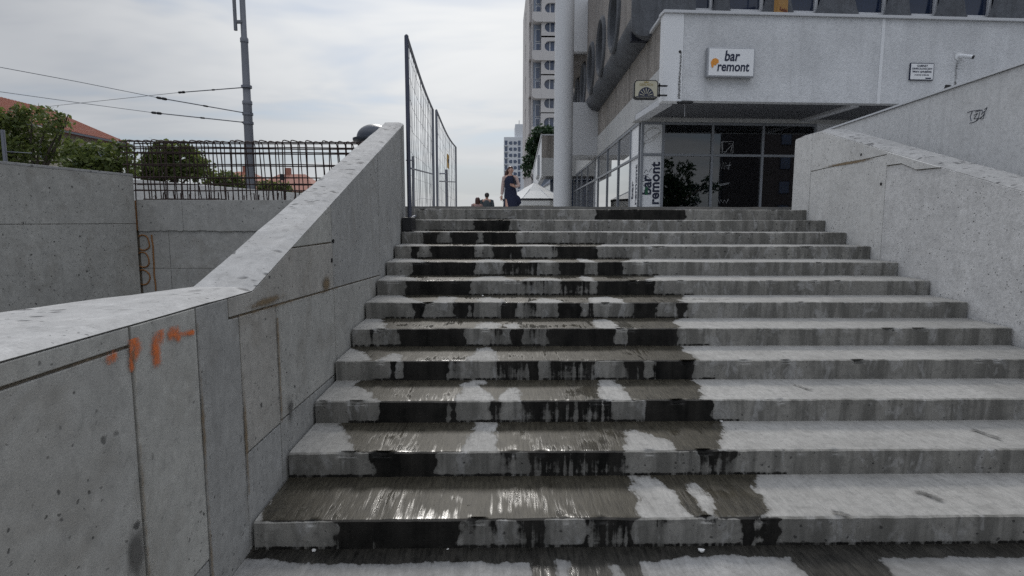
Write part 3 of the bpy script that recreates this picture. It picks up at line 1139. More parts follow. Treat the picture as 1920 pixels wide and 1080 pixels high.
# waterstop loops cast into the left end
for py in (455, 487, 520):
    c = on_y(268, py, RYF - .004)
    g = MB()
    g.tube([(c.x + .10 * math.cos(t) * (1 + .2 * n1(t, py)), c.y, c.z + .115 * math.sin(t)) for t in np.linspace(-2.2, 2.2, 16)], .011, 5)
    g.build('hose_loop', M['rust'], CW)
c0, c1_ = on_y(285, 440, RYF - .004), on_y(284, 545, RYF - .004)
MB().tube([(c0.x + .02 * n1(i * .9, 3), c0.y, c0.z + (c1_.z - c0.z) * i / 10) for i in range(11)], .012, 5).build('hose', M['rust'], CW)
q0, q1 = on_y(250, 376, RYF - .02), on_y(258, 432, RYF - .02)
MB().box(q0.x, q1.x + .0, RYF - .03, RYF + .3, q1.z, q0.z).build('filler_board', M['rust'], CW)

GA, GB = Vector((on_y(249, 328, 8.9).x, 8.9)), Vector((on_y(0, 305, 7.0).x, 7.0))
gz = on_y(249, 328, 8.9).z
gd = (GB - GA).normalized()
GN = Vector((-gd.y, gd.x))                   # outward, towards the stairs
if GN.x < 0:
    GN = -GN
GW = thing('grey_retaining_wall', 'tall grey pitted concrete wall at the left edge of the picture', 'wall', (GA.x - .8, 6.5, 0))


def gfn(s, z, t):
    p = GA + gd * s + GN * t
    return (p.x, p.y, z)


jz = on_y(120, 420, 7.8).z
MB().prism([(0.012, -.02), (9, -.02), (9, gz - .02), (0.012, gz - .02)], gfn, -.42, -.012).build('core', M['joint'], GW)
MB().prism(inset([(0, 0), (9, 0), (9, jz), (0, jz)], .003), gfn, -.03, 0).build('panel', M['cast'], GW, bevel=.004)
MB().prism(inset([(0, jz), (9, jz), (9, gz), (0, gz)], .003), gfn, -.03, .002).build('panel', M['cast'], GW, bevel=.004)
MB().prism([(0, gz - .02), (9, gz - .02), (9, gz + .012), (0, gz + .012)], gfn, -.44, .006).build('cap', M['coping'], GW, bevel=.004)

a, b = on_y(262, 337, 13.2), on_y(560, 362, 13.2)
sl = (b.z - a.z) / (b.x - a.x)
lw = MB()
lw.prism([(-8.6, 0), (-3, 0), (-3, a.z + sl * (-3 - a.x)), (-8.6, a.z + sl * (-8.6 - a.x))], lambda p, q, t: (p, t, q), 13.2, 13.55)
tag(lw.build('low_white_wall', M['light'], bevel=.01), 'low pale concrete wall seen through the rebar cage', 'wall')

# rebar cage
RC = thing('rebar_cage', 'dark rusty rebar cage standing on the unfinished wall', 'rebar', (-4, RYF + .2, z1))
ztop = on_y(400, 262, RYF + .05).z
nb = 33
xA, xB = on_y(240, 300, RYF + .06).x, on_y(705, 300, RYF + .06).x
for i in range(nb):
    x = xA + (xB - xA) * i / (nb - 1) + random.uniform(-.02, .02)
    ln_, ln2 = random.uniform(-.03, .06), random.uniform(-.02, .05)
    h = ztop + random.uniform(-.012, .010)
    y0, y1 = RYF + .06, RYF + .34
    pts = [(x + ln_, y0, z1 - .03), (x, y0, h - .05), (x + .005, y0 + .025, h - .01), (x + .01, y0 + .07, h), (x + .03, y1 - .07, h),
           (x + .035, y1 - .025, h - .01), (x + .04, y1, h - .05), (x + .04 + ln2, y1, z1 - .03)]
    MB().tube(pts, .0085, 6).build('stirrup', M['rebar'], RC)
for py in (266, 276, 286, 309, 333, 345, 357, 374):
    for yy in (RYF + .045, RYF + .355):
        z = on_y(400, py, RYF + .045).z + (.0 if yy < RYF + .1 else .015)
        x0, x1 = xA - random.uniform(.02, .12), xB + .12
        if py == 374:
            x0, x1 = xA + .2, xA + 1.3
        pts = [(x0 + (x1 - x0) * i / 6, yy, z + random.uniform(-.008, .008)) for i in range(7)]
        MB().tube(pts, .0095, 6).build('bar', M['rebar'], RC)
for i in range(17):
    x = on_y(298 + i * 16 + random.uniform(-5, 5), 350, RYF + .25).x
    MB().tube([(x, RYF + .2 + random.uniform(-.05, .05), z1 - .02), (x + random.uniform(-.015, .015), RYF + .2, z1 + random.uniform(.07, .26))], .009, 5).build('starter_bar', M['rebar'], RC)
kx = on_y(529, 332, RYF + .04)
MB().box(kx.x - .02, kx.x + .025, kx.y - .03, kx.y + .03, kx.z - .045, kx.z + .045).build('coupler', M['black'], RC, bevel=.008)

# ------------------------------------------------------------------ dome-capped column
DY = 25.0
dl, dr = on_y(663, 262, DY), on_y(741, 262, DY)
dc = (dl + dr) / 2
dr_ = (dr.x - dl.x) / 2
dt = on_y(692, 233, DY).z
AC = thing('domed_column', 'dark domed column head rising behind the left stair wall', 'column', (dc.x, DY, 0))
MB().lathe((dc.x, DY, 0), [(dr_ * .78, .0), (dr_ * .78, dl.z - .12), (dr_ * .9, dl.z - .06)], 28).build('drum', M['dome'], AC, smooth=True)
MB().lathe((dc.x, DY, dl.z - .06), [(dr_, 0), (dr_ * 1.02, .04), (dr_ * 1.02, .10), (dr_ * .86, .13)], 32).build('rim', M['dome'], AC, smooth=True)
hd = dt - dl.z - .07
MB().lathe((dc.x, DY, dl.z + .07), [(dr_ * .84 * math.cos(t), hd * math.sin(t)) for t in np.linspace(0, 1.52, 9)], 32).build('dome', M['dome'], AC, smooth=True)

# ------------------------------------------------------------------ tram-wire pole with span wires
PY = 25.0
pb = on_y(471, 345, PY)
UP = thing('utility_pole', 'tall grey tubular pole behind the rebar cage', 'pole', (pb.x, PY, 0))
MB().tube([(pb.x, PY, 0), (pb.x, PY, on_y(466, 195, PY).z)], [.19, .175], 20).build('shaft', M['pole'], UP, smooth=True)
z0 = on_y(466, 195, PY).z
z1p = on_y(460, 75, PY).z
MB().tube([(pb.x, PY, z0 - .02), (pb.x, PY, z0 + .10), (pb.x, PY, z0 + .16), (pb.x, PY, z1p)], [.195, .195, .15, .14], 20).build('middle_shaft', M['pole'], UP, smooth=True)
MB().tube([(pb.x, PY, z1p - .1), (pb.x, PY, z1p + .05), (pb.x, PY, z1p + .12), (pb.x, PY, z1p + 4.5)], [.16, .16, .115, .10], 20).build('upper_shaft', M['pole'], UP, smooth=True)
q = on_y(442, 57, PY - .1)
MB().tube([(q.x, PY - .1, q.z), (q.x - .02, PY - .1, q.z + 3.8)], .07, 12).build('side_pipe', M['pole'], UP, smooth=True)
q2 = on_y(445, 42, PY)
MB().box(q2.x - .05, pb.x, PY - .14, PY + .02, q2.z - .05, q2.z + .05).build('bracket', M['pole'], UP)
for pole_px, ends, ins_px, lab in (((470, 163), [(335, 173.5, 27), (105, 198, 34), (-120, 224, 44)], 340, 'thin span wire rising towards the pole, topmost at the pole'),
                                   ((472, 214), [(295, 183, 24), (150, 154, 22), (0, 126, 20), (-300, 68, 17)], 300, 'span wire falling steeply towards the pole, middle one at the pole'),
                                   ((472, 231), [(285, 211, 24.5), (150, 193, 23.5), (0, 172, 22.5), (-300, 128, 20.5)], 295, 'lowest of the three span wires reaching the pole')):
    st = on_y(pole_px[0], pole_px[1], PY)
    p1 = on_y(*ends[0])
    root = thing('span_wire', lab, 'wire', (st.x, st.y, st.z))
    MB().tube([st, p1], .022, 6).build('rod', M['wire'], root)
    MB().tube([p1] + [on_y(*e) for e in ends[1:]], .011, 6).build('wire', M['wire'], root)
    d = (p1 - st)
    for f_, r_ in ((.93, .055), (.98, .05), (.5, .035), (.08, .035)):
        c = st + d * f_
        dd = d.normalized() * .13
        MB().tube([c - dd, c - dd * .5, c + dd * .5, c + dd], [.01, r_, r_, .01], 8).build('insulator', M['black'], root, smooth=True)
    cl_ = MB().tube([(pb.x, PY, st.z - .05), (pb.x, PY, st.z + .05)], .21, 16)
    cl_.build('pole_clamp', M['steel'], root)

# ------------------------------------------------------------------ construction fence
fp = []
for (pt, pbm, Y) in (((762, 67), (766, 405), 7.42), ((815, 206), (819, 388), 12.2), ((857, 276), (859, 388), 17.6)):
    t_ = on_y(pt[0], pt[1], Y)
    fp.append((t_.x, Y, t_.z))
fb = [1.52, plaza_z(12.2) + .06, plaza_z(17.6) + .06]


def fence_panel(i, j, label, sag):
    (xa, ya, za), (xb, yb, zb) = fp[i], fp[j]
    ba, bb = fb[i], fb[j]
    root = thing('wire_fence', label, 'fence', (xa, ya, ba), 'wire mesh fences along the stair head')
    o = .03 if i else 0
    mt = M['bluesteel'] if i == 0 else M['steel']
    MB().tube([(xa + o, ya + o, ba), (xa + o, ya + o, za)], .026, 10).build('post', mt, root, smooth=True)
    MB().tube([(xb - .035, yb - .05, bb), (xb - .035, yb - .05, zb)], .026, 10).build('post', M['steel'], root, smooth=True)
    P = lambda s, h: Vector((xa + o + (xb - xa - .035 - o) * s, ya + o + (yb - ya - .05 - o) * s, (ba + .1) + (bb - ba) * s + h * ((za - ba - .1) + ((zb - bb) - (za - ba)) * s)))
    top_ = [P(s, 1.0) - Vector((0, 0, sag * math.sin(s * math.pi))) for s in np.linspace(0, 1, 12)]
    MB().tube(top_, .02, 8).build('top_rail', M['steel'], root, smooth=True)
    MB().tube([P(0, .02), P(1, .02)], .018, 8).build('bottom_rail', M['steel'], root, smooth=True)
    g = MB()
    nv = 34
    for k in range(1, nv):
        s = k / nv
        g.tube([P(s + .006 * n1(h * 4 + k * .05, i + 3), h * (1 - 0.0)) + Vector((.03 * n1(h * 3, k * .2 + i), 0, -sag * math.sin(s * math.pi) * h)) for h in np.linspace(0.02, .995, 9)], .0024, 3, cap=False)
    for h in (.12, .26, .40, .54, .68, .80, .92):
        g.tube([P(s, h + .012 * n1(s * 6, h * 20 + i)) + Vector((.03 * n1(h * 3, s * nv * .2 + i), 0, -sag * math.sin(s * math.pi) * h)) for s in np.linspace(0, 1, 16)], .0024, 3, cap=False)
    tag(g.build('mesh_wires', M['wire'], root), kind='stuff')
    return root, P


f1, P1 = fence_panel(0, 1, 'tall wire mesh fence nearest the stairs', .06)
MB().tube([P1(.03, .30), P1(.98, .36)], .012, 6).build('brace', M['steel'], f1)
f2, P2 = fence_panel(1, 2, 'farther wire mesh fence with a small yellow plate', .10)
MB().tube([P2(.1, .32), P2(.97, .52)], .014, 6).build('brace', M['steel'], f2)
c = P2(.52, .66)
wp_ = MB().box(c.x - .018, c.x - .002, c.y - .22, c.y + .22, c.z - .17, c.z + .17).build('warning_plate', M['yellow'], f2)
MB().box(c.x + .0, c.x + .004, c.y - .13, c.y + .13, c.z - .05, c.z + .06).build('plate_print', M['black'], wp_)
ft = on_y(765, 431, 7.42)
blk = MB().box(fp[0][0] - .075, fp[0][0] + .055, 7.27, 7.57, 1.505, 1.505 + .175)
tag(blk.build('ballast_block', M['black'], bevel=.015), 'black block holding the foot of the nearest fence post', 'block')
# light posts of another fence beyond
for px, y0p, lab in ((774, 293, 'thin grey post behind the mesh fence, nearest the tall post'), (837, 318, 'thin grey post seen through the farther mesh panel')):
    a = on_y(px, y0p, 22)
    t_ = thing('thin_post', lab, 'post', (a.x, 22, plaza_z(22)))
    MB().tube([(a.x, 22, plaza_z(22)), (a.x, 22, a.z)], .05, 8).build('shaft', M['steel'], t_)
    MB().tube([(a.x, 21.95, a.z - .15), (a.x - .25, 21.95, a.z - .15)], .025, 6).build('arm', M['steel'], t_)

# ------------------------------------------------------------------ the pavilion with the bar
FY = 14.5
C0 = on_y(1245, 100, FY)
FA = math.radians(2.5)
SB = .034
fu, fv = Vector((math.cos(FA), math.sin(FA), 0)), Vector((-math.sin(FA), math.cos(FA), 0))
su, sn = Vector((math.sin(SB), math.cos(SB), 0)), Vector((-math.cos(SB), math.sin(SB), 0))


def F(u, v, z):
    p = Vector((C0.x, C0.y, 0)) + fu * u + fv * v
    return (p.x, p.y, z)


def S(s, t, z):
    p = Vector((C0.x, C0.y, 0)) + su * s + sn * t
    return (p.x, p.y, z)


def onF(px, py, v):
    """image point on the plane v of the pavilion front -> (u, z)"""
    d = ray(px, py)
    o = Vector((C0.x, C0.y, 0)) + fv * v
    k = (o - CAMP).dot(fv) / d.dot(fv)
    p = CAMP + d * k
    return (p - o).dot(fu), p.z


def onS(px, py, t):
    d = ray(px, py)
    o = Vector((C0.x, C0.y, 0)) + sn * t
    k = (o - CAMP).dot(sn) / d.dot(sn)
    p = CAMP + d * k
    return (p - o).dot(su), p.z


PAV = thing('pavilion', 'pale concrete pavilion with a bar on the ground floor and round windows above', 'building', (C0.x + 8, C0.y + 10, plaza_z(17)))
ZS = onF(1300, 189, 0)[1]            # soffit height
ZT = onF(1300, 26, 0)[1]             # parapet height
GV = 2.6                             # the glass front stands back under the fascia
LU, LS = 16.0, 24.4                  # lengths of front and side


def pf(u0, u1, v0, v1, z0, z1, name, mat, parent=PAV, bevel=0):
    g = MB()
    g.hexa([F(u0, v0, z0), F(u1, v0, z0), F(u1, v1, z0), F(u0, v1, z0), F(u0, v0, z1), F(u1, v0, z1), F(u1, v1, z1), F(u0, v1, z1)])
    return g.build(name, mat, parent, bevel=bevel)


def ps(s0, s1, t0, t1, z0, z1, name, mat, parent=PAV, bevel=0):
    g = MB()
    g.hexa([S(s0, t0, z0), S(s1, t0, z0), S(s1, t1, z0), S(s0, t1, z0), S(s0, t0, z1), S(s1, t0, z1), S(s1, t1, z1), S(s0, t1, z1)])
    return g.build(name, mat, parent, bevel=bevel)


# fascia front
u1 = onF(1281, 100, 0)[0]
uj = onF(1650, 100, 0)[0]
uj2 = onF(1656, 100, 0)[0]
pf(-.01, u1 - .004, -.012, .30, ZS - .02, ZT, 'corner_post', M['white'], bevel=.01)
pf(u1, uj, 0, .25, ZS, ZT, 'fascia_panel', M['fascia'], bevel=.006)
pf(uj, uj2, -.008, .24, ZS, ZT - .003, 'joint_strip', M['white'])
pf(uj2, LU, .006, .25, ZS + .004, ZT, 'fascia_panel', M['fascia'], bevel=.006)
g = MB()
g.hexa([F(-.05, -.06, ZT + .002), F(LU, -.06, ZT + .002), F(LU, .34, ZT + .002), F(-.05, .34, ZT + .002), F(-.05, -.06, ZT + .07), F(LU, -.06, ZT + .07), F(LU, .34, ZT + .07), F(-.05, .34, ZT + .07)])
g.build('parapet_cap', M['boxpaint'], PAV, bevel=.008)
# side fascia: pebbledash panels over a concrete band
ZB = onS(1222, 145, 0)[1]
sj = .32
k = 0
while sj < LS:
    e = min(sj + 2.55, LS)
    ps(sj + .006, e - .006, -.25, -.02 + .004 * (k % 3), ZB, ZT - .02, 'side_panel', M['tan'], bevel=.006)
    sj = e
    k += 1
ps(.30, LS, -.28, .012, ZS, ZB - .004, 'concrete_band', M['band'], bevel=.012)
ps(.31, LS, -.30, .05, ZT - .015, ZT + .055, 'side_cap', M['boxpaint'], bevel=.008)
# soffit
g = MB()
g.hexa([F(.1, .26, ZS + .10), F(LU, .26, ZS + .10), F(LU, GV + .2, ZS + .10), F(.1, GV + .2, ZS + .10), F(.1, .26, ZS + .16), F(LU, .26, ZS + .16), F(LU, GV + .2, ZS + .16), F(.1, GV + .2, ZS + .16)])
g.build('soffit_sheet', M['rib'], PAV)
g = MB()
u = .35
while u < 9.5:
    g.hexa([F(u, .26, ZS + .03), F(u + .045, .26, ZS + .03), F(u + .045, GV - .1, ZS + .03), F(u, GV - .1, ZS + .03), F(u, .26, ZS + .0995), F(u + .045, .26, ZS + .0995), F(u + .045, GV - .1, ZS + .0995), F(u, GV - .1, ZS + .0995)])
    u += .09
tag(g.build('soffit_ribs', M['rib'], PAV), kind='stuff')
ub = onF(1560, 205, 1.2)[0]
pf(ub - .12, ub + .12, .25, GV, ZS - .04, ZS + .09, 'soffit_beam', M['boxpaint'], bevel=.01)
pf(.02, .34, .30, GV, ZS - .06, ZS + .0985, 'soffit_beam', M['boxpaint'], bevel=.01)
pf(.0, LU, GV - .1, GV + .25, ZS - .075, ZS + .0992, 'lintel', M['band'], bevel=.008)
# glass front
GB_ = plaza_z(17) - .05
ZG = ZS - .08
uc = onF(1201, 300, GV)[0]
mull = [uc + .03] + [onF(px, 300, GV)[0] for px in (1242, 1334, 1428, 1524)]
ZTR = onF(1300, 291, GV)[1]
for i, u in enumerate(mull):
    pf(u - .035, u + .035, GV - .05, GV + .05, GB_, ZG, 'mullion', M['frame'], bevel=.006)
for i in range(len(mull) - 1):
    a, b = mull[i] + .0355, mull[i + 1] - .0355
    pf(a, b, GV - .045, GV + .045, ZTR - .035, ZTR + .035, 'transom', M['frame'], bevel=.005)
    pf(a, b, GV - .045, GV + .045, ZG - .07, ZG - .001, 'top_rail', M['frame'], bevel=.005)
    pf(a, b, GV - .045, GV + .045, GB_, GB_ + .12, 'bottom_rail', M['frame'], bevel=.005)
    for (za, zb) in ((GB_ + .12, ZTR - .036), (ZTR + .036, ZG - .072)):
        if i == 0:
            spn = pf(a, b, GV - .012, GV + .012, za, zb, 'sign_panel', M['signwhite'])
            SP_ = (locals().get('SP_') or []) + [spn]
        else:
            pn = pf(a, b, GV - .006, GV + .006, za, zb, 'pane', M['glass'])
    if i:
        g = MB()
        z = GB_ + .1
        while z < ZG - .05:
            g.hexa([F(a, GV + .10, z), F(b, GV + .10, z), F(b, GV + .135, z + .022), F(a, GV + .135, z + .022),
                    F(a, GV + .10, z + .003), F(b, GV + .10, z + .003), F(b, GV + .135, z + .025), F(a, GV + .135, z + .025)])
            z += .068
        tag(g.build('blind', M['blind'], PAV), kind='stuff')
pf(mull[-1] + .036, LU, GV - .05, GV + .3, GB_, ZG, 'pier', M['boxpaint'])
# interior
g = MB()
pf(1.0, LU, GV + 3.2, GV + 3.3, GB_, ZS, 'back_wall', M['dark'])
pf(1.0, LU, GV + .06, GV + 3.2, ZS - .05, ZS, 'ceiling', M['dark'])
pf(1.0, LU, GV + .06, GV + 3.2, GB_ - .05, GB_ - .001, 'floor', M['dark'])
# side glass
s0 = onS(1199, 300, -.03)[0]
smul = [s0 + .05] + [onS(px, 340, -.03)[0] for px in (1181, 1158.5, 1138, 1121, 1115.5, 1101, 1090, 1082)] + [LS - .3]
for i, s in enumerate(smul):
    ps(s - .035, s + .035, -.10, -.0, GB_ - .5, ZS - .002, 'mullion', M['frame'], bevel=.006)
for i in range(len(smul) - 1):
    a, b = smul[i] + .0355, smul[i + 1] - .0355
    ps(a, b, -.095, -.005, ZTR - .035, ZTR + .035, 'transom', M['frame'])
    ps(a, b, -.095, -.005, ZS - .09, ZS - .002, 'top_rail', M['frame'])
    wh = i in (0, 4)
    for (za, zb) in ((GB_ - .5, ZTR - .036), (ZTR + .036, ZS - .091)):
        ps(a, b, -.056, -.044, za, zb, 'sign_panel' if wh else 'pane', M['signwhite'] if wh else M['glass'])
ps(s0 + .4, LS, -2.6, -2.5, GB_ - .5, ZS, 'inner_wall', M['boxpaint'])
ps(s0 + .4, LS, -2.5, -.2, ZS - .03, ZS - .001, 'inner_ceiling', M['boxpaint'])
# upper storey with round windows on the side
VT = .52                             # it juts out past the side fascia
S0U = 1.62
ZU0 = EYE + 4.88
RAD = .50
ZUT = EYE + 9.6
hole_r = .89
zc_ = EYE + 6.28
first = onS(1153, 56, VT)[0]
pitch_ = 3.0
mods = [first + pitch_ * (i - 0) for i in range(7)]
bounds = [S0U] + [m_ + pitch_ / 2 for m_ in mods]
for i, cen in enumerate(mods):
    a, b = bounds[i] + .006, bounds[i + 1] - .006
    circ = [(cen + hole_r * math.cos(t), zc_ + hole_r * math.sin(t)) for t in np.linspace(0, 2 * math.pi, 41)[:-1]]
    md = MB().plate([(a, ZU0 + RAD), (b, ZU0 + RAD), (b, ZUT), (a, ZUT)], [circ], lambda p, q, t: S(p, t, q), VT - .16, VT).build('window_panel', M['tanwall'], PAV)
    # thick rim leaning out round the opening, deep reveal
    g = MB()
    nn = 40
    prof = [(hole_r + .15, VT + .003), (hole_r + .13, VT + .07), (hole_r + .03, VT + .11), (hole_r - .05, VT + .05), (hole_r - .12, VT - .30), (hole_r + .02, VT - .32), (hole_r + .005, VT - .1)]
    for r_, t_ in prof:
        for k in range(nn):
            an = 2 * math.pi * k / nn
            g.v.append(S(cen + r_ * math.cos(an), t_, zc_ + r_ * math.sin(an)))
    for j in range(len(prof) - 1):
        for k in range(nn):
            g.f.append((j * nn + k, j * nn + (k + 1) % nn, (j + 1) * nn + (k + 1) % nn, (j + 1) * nn + k))
            g.mi.append(0)
    rm = MB()
    rm.v, rm.f, rm.mi = g.v, g.f, g.mi
    rm_o = rm.build('window_rim', M['tube'], md, smooth=True)
    disc = [(cen + (hole_r - .08) * math.cos(t), zc_ + (hole_r - .08) * math.sin(t)) for t in np.linspace(0, 2 * math.pi, 33)[:-1]]
    MB().prism(disc, lambda p, q, t: S(p, t, q), VT - .30, VT - .25).build('round_pane', M['upglass'], md)
    ps(cen - .03, cen + .03, VT - .245, VT - .20, zc_ - hole_r + .1, zc_ + hole_r - .1, 'glazing_bar', M['frame'], md)
    # rounded underside
    arc = [(VT - RAD + RAD * math.sin(t), ZU0 + RAD - RAD * math.cos(t)) for t in np.linspace(0, math.pi / 2, 12)]
    poly = arc + [(VT - .16, ZU0 + RAD - .0), (-.30, ZU0 + RAD), (-.30, ZU0)]
    MB().prism(poly, lambda p, q, t: S(t, p, q), a, b).build('rounded_underside', M['tube'], PAV, smooth=True)
# front end of the upper storey
arc = [(VT - .3 + .3 * math.sin(t), ZU0 + .3 - .3 * math.cos(t)) for t in np.linspace(0, math.pi / 2, 10)]


def FE(p, q, t):                     # p outwards from the side plane, t = depth
    b_ = S(t, p, q)
    return b_


MB().prism(arc + [(VT, ZUT), (-1.15, ZUT), (-1.15, ZU0)], FE, S0U - .12, S0U + .0).build('end_panel', M['tube'], PAV, smooth=True)
VU = 1.62
win = [(1267, 1336), (1372, 1431), (1490, 1533), (1612, 1661), (1711, 1757), (1816, 1858)]
edges = [1246] + [e for w_ in win for e in w_] + [1935]
for i in range(0, len(edges), 2):
    a, b = onF(edges[i] + 3, 5, VU)[0], onF(edges[i + 1] - 3, 5, VU)[0]
    if i == 0:
        a -= .25
    c = (a + b) / 2
    hw = (b - a) / 2
    # pier with a waist at mid-window: narrow in the middle, spreading below and above
    rows = []
    for z in np.linspace(ZU0 + .25, ZUT, 22):
        q = (z - (zc_ + .05)) / .95
        wv = hw * (.82 + .55 * min(1.0, q * q))
        rows.append((z, min(wv, hw + .45)))
    g = MB()
    ns = 9
    for z, wv in rows:
        for k in range(ns):
            an = math.pi * k / (ns - 1)
            g.v.append(F(c - wv * math.cos(an), VU + .05 - .16 * math.sin(an), z))
    for r_ in range(len(rows) - 1):
        for k in range(ns - 1):
            g.f.append((r_ * ns + k, r_ * ns + k + 1, (r_ + 1) * ns + k + 1, (r_ + 1) * ns + k))
            g.mi.append(0)
    g.build('pier', M['tube'], PAV, smooth=True)
for (a, b) in win:
    a, b = onF(a, 5, VU + .22)[0], onF(b, 5, VU + .22)[0]
    zs_ = onF(1300, 21, VU + .2)[1]
    up_w = pf(a - .05, b - .02, VU + .16, VU + .26, zs_ - .12, zs_ + .07, 'window_frame', M['whiteframe'], bevel=.008)
    pf(b - .10, b - .02, VU + .17, VU + .255, zs_ + .072, ZUT - .3, 'window_frame', M['whiteframe'], bevel=.006)
    pf(a - .12, b + .25, VU + .262, VU + .28, ZU0, ZUT - .1, 'pane', M['upglass'], up_w)
pf(-.3, LU, VU + .3, VU + .5, ZU0, ZUT, 'upper_wall', M['dark'])
pf(.6, LU, .25, VU + .4, ZU0 - .12, ZU0 - .02, 'roof_deck', M['boxpaint'])
# white boxes between column and pavilion side
BY = 26.7
for (z0p, z1p, nm) in ((291, 192, 'projecting_box'), (97, -140, 'projecting_box')):
    za, zb = on_y(1100, z0p, BY).z, on_y(1100, z1p, BY).z
    xa = on_y(1062, 200, BY).x
    xb = on_y(1124, 200, BY).x if z0p > 200 else on_y(1150, 50, BY).x
    MB().box(xa, xb + .25, BY, BY + (2.2 if z0p > 200 else 6), za, zb).build(nm, M['boxpaint'], PAV, bevel=.015)
za = on_y(1100, 108, BY).z
MB().box(on_y(1066, 100, BY).x, on_y(1122, 100, BY).x, BY + .4, BY + 6, za, on_y(1100, 97.6, BY).z).build('cross_beam', M['tanwall'], PAV)

# the round column
COLY = 24.0
ca, cb = on_y(1039.5, 200, COLY), on_y(1074.5, 200, COLY)
cc, cr = (ca.x + cb.x) / 2, (cb.x - ca.x) / 2
RCOL = thing('round_column', 'tall smooth grey-white round column beside the pavilion', 'column', (cc, COLY, plaza_z(COLY)))
MB().lathe((cc, COLY, plaza_z(COLY)), [(cr, .02), (cr, 17)], 48).build('shaft', M['column'], RCOL, smooth=True)
MB().lathe((cc, COLY, plaza_z(COLY) - .02), [(cr + .05, 0), (cr + .05, .14), (cr + .02, .16)], 48).build('base_ring', M['column'], RCOL, smooth=True)


# ------------------------------------------------------------------ lettering
def text_mesh(s, size=1.0, off=0.0, shear=0.0, ext=.004, space=1.0, align='CENTER'):
    cu = bpy.data.curves.new('t', 'FONT')
    cu.body = s
    cu.size = size
    cu.offset = off
    cu.shear = shear
    cu.extrude = ext
    cu.align_x = align
    cu.space_character = space
    cu.resolution_u = 4
    o = bpy.data.objects.new('t', cu)
    COL.objects.link(o)
    dg = bpy.context.evaluated_depsgraph_get()
    me = bpy.data.meshes.new_from_object(o.evaluated_get(dg))
    bpy.data.objects.remove(o)
    bpy.data.curves.remove(cu)
    return me


def lettering(s, name, fn, mat, parent, fit=None, **kw):
    """fn(a,b,t)->world; fit=(width) scales the text to that width"""
    me = text_mesh(s, **kw)
    n = len(me.vertices)
    co = np.empty(n * 3, 'f')
    me.vertices.foreach_get('co', co)
    co = co.reshape(-1, 3)
    k = 1.0
    if fit:
        k = fit / max(1e-6, co[:, 0].max() - co[:, 0].min())
    new = [fn(p[0] * k, p[1] * k, p[2]) for p in co]
    me.vertices.foreach_set('co', np.array(new, 'f').reshape(-1))
    me.materials.clear()
    me.materials.append(mat)
    me.update()
    return place(name, me, parent)


# wall sign
ua, zt_ = onF(1328, 88, -.16)
ub_, zb_ = onF(1414, 145, -.16)
BS = thing('bar_sign', 'white lit-box sign reading bar remont on the pavilion fascia', 'sign', F((ua + ub_) / 2, -.1, zb_))
pf(ua, ub_, -.155, -.013, zb_, zt_, 'box', M['signedge'], BS, bevel=.012)
pf(ua + .03, ub_ - .03, -.163, -.156, zb_ + .03, zt_ - .03, 'face', M['signwhite'], BS)
wS, hS = ub_ - ua, zt_ - zb_
lettering('bar', 'lettering', lambda a, b, t: F(ua + wS * .50 + a, -.166 - t, zb_ + hS * .55 + b * 1.2), M['navy'], BS, fit=wS * .33, off=.024, shear=.16, ext=.002)
lettering('remont', 'lettering', lambda a, b, t: F(ua + wS * .535 + a, -.166 - t, zb_ + hS * .20 + b * 1.2), M['navy'], BS, fit=wS * .68, off=.022, shear=.12, ext=.002)
hel = [(-.10, -.06), (-.12, .03), (-.07, .11), (0, .13), (.07, .09), (.08, .02), (.03, -.01), (.01, -.05), (-.04, -.04), (-.05, -.10), (-.09, -.11)]
MB().prism([(x * wS * .85, y * wS * .8) for x, y in hel], lambda a, b, t: F(ua + wS * .165 + a, t, zb_ + hS * .45 + b), -.170, -.165).build('orange_mark', M['orange'], BS)

# doctor's plaque
ua, zt_ = onF(1707, 118, -.02)
ub_, zb_ = onF(1749, 151, -.02)
PQ = thing('office_plaque', 'small white plaque with blue print on the pavilion fascia', 'sign', F((ua + ub_) / 2, -.02, zb_))
pf(ua, ub_, -.03, -.001, zb_, zt_, 'frame', M['navy'], PQ, bevel=.004)
pf(ua + .018, ub_ - .018, -.034, -.0305, zb_ + .018, zt_ - .018, 'face', M['signwhite'], PQ)
wS, hS = ub_ - ua, zt_ - zb_
for txt, yy, wf_ in (('GABINET', .78, .45), ('GINEKOLOGICZNY', .62, .86), ('lekarz specjalista', .45, .80), ('przyjmuje codziennie', .28, .6)):
    lettering(txt, 'lettering', lambda a, b, t: F(ua + wS * .5 + a, -.036 - t, zb_ + hS * yy + b), M['navy'], PQ, fit=wS * wf_, off=.02, ext=.001)
pf(ua + wS * .66, ua + wS * .9, -.037, -.0345, zb_ + hS * .08, zb_ + hS * .15, 'blue_bar', M['navy'], PQ)

# projecting oval sign on a bracket
gy = 14.3
a, b = on_y(1188, 151, gy), on_y(1232, 187, gy)
GS = thing('bracket_sign', 'cream rounded sign with a dark fan emblem on the pavilion corner', 'sign', ((a.x + b.x) / 2, gy, b.z))
w_, h_ = b.x - a.x, a.z - b.z
cx_, cz_ = (a.x + b.x) / 2, (a.z + b.z) / 2


def rrect(w, h, r, n=6):
    o = []
    for sx, sz, t0 in ((1, 1, 0), (-1, 1, .5), (-1, -1, 1), (1, -1, 1.5)):
        for i in range(n + 1):
            t = (t0 + .5 * i / n) * math.pi
            o.append((sx * (w / 2 - r) + r * math.cos(t), sz * (h / 2 - r) + r * math.sin(t)))
    return o


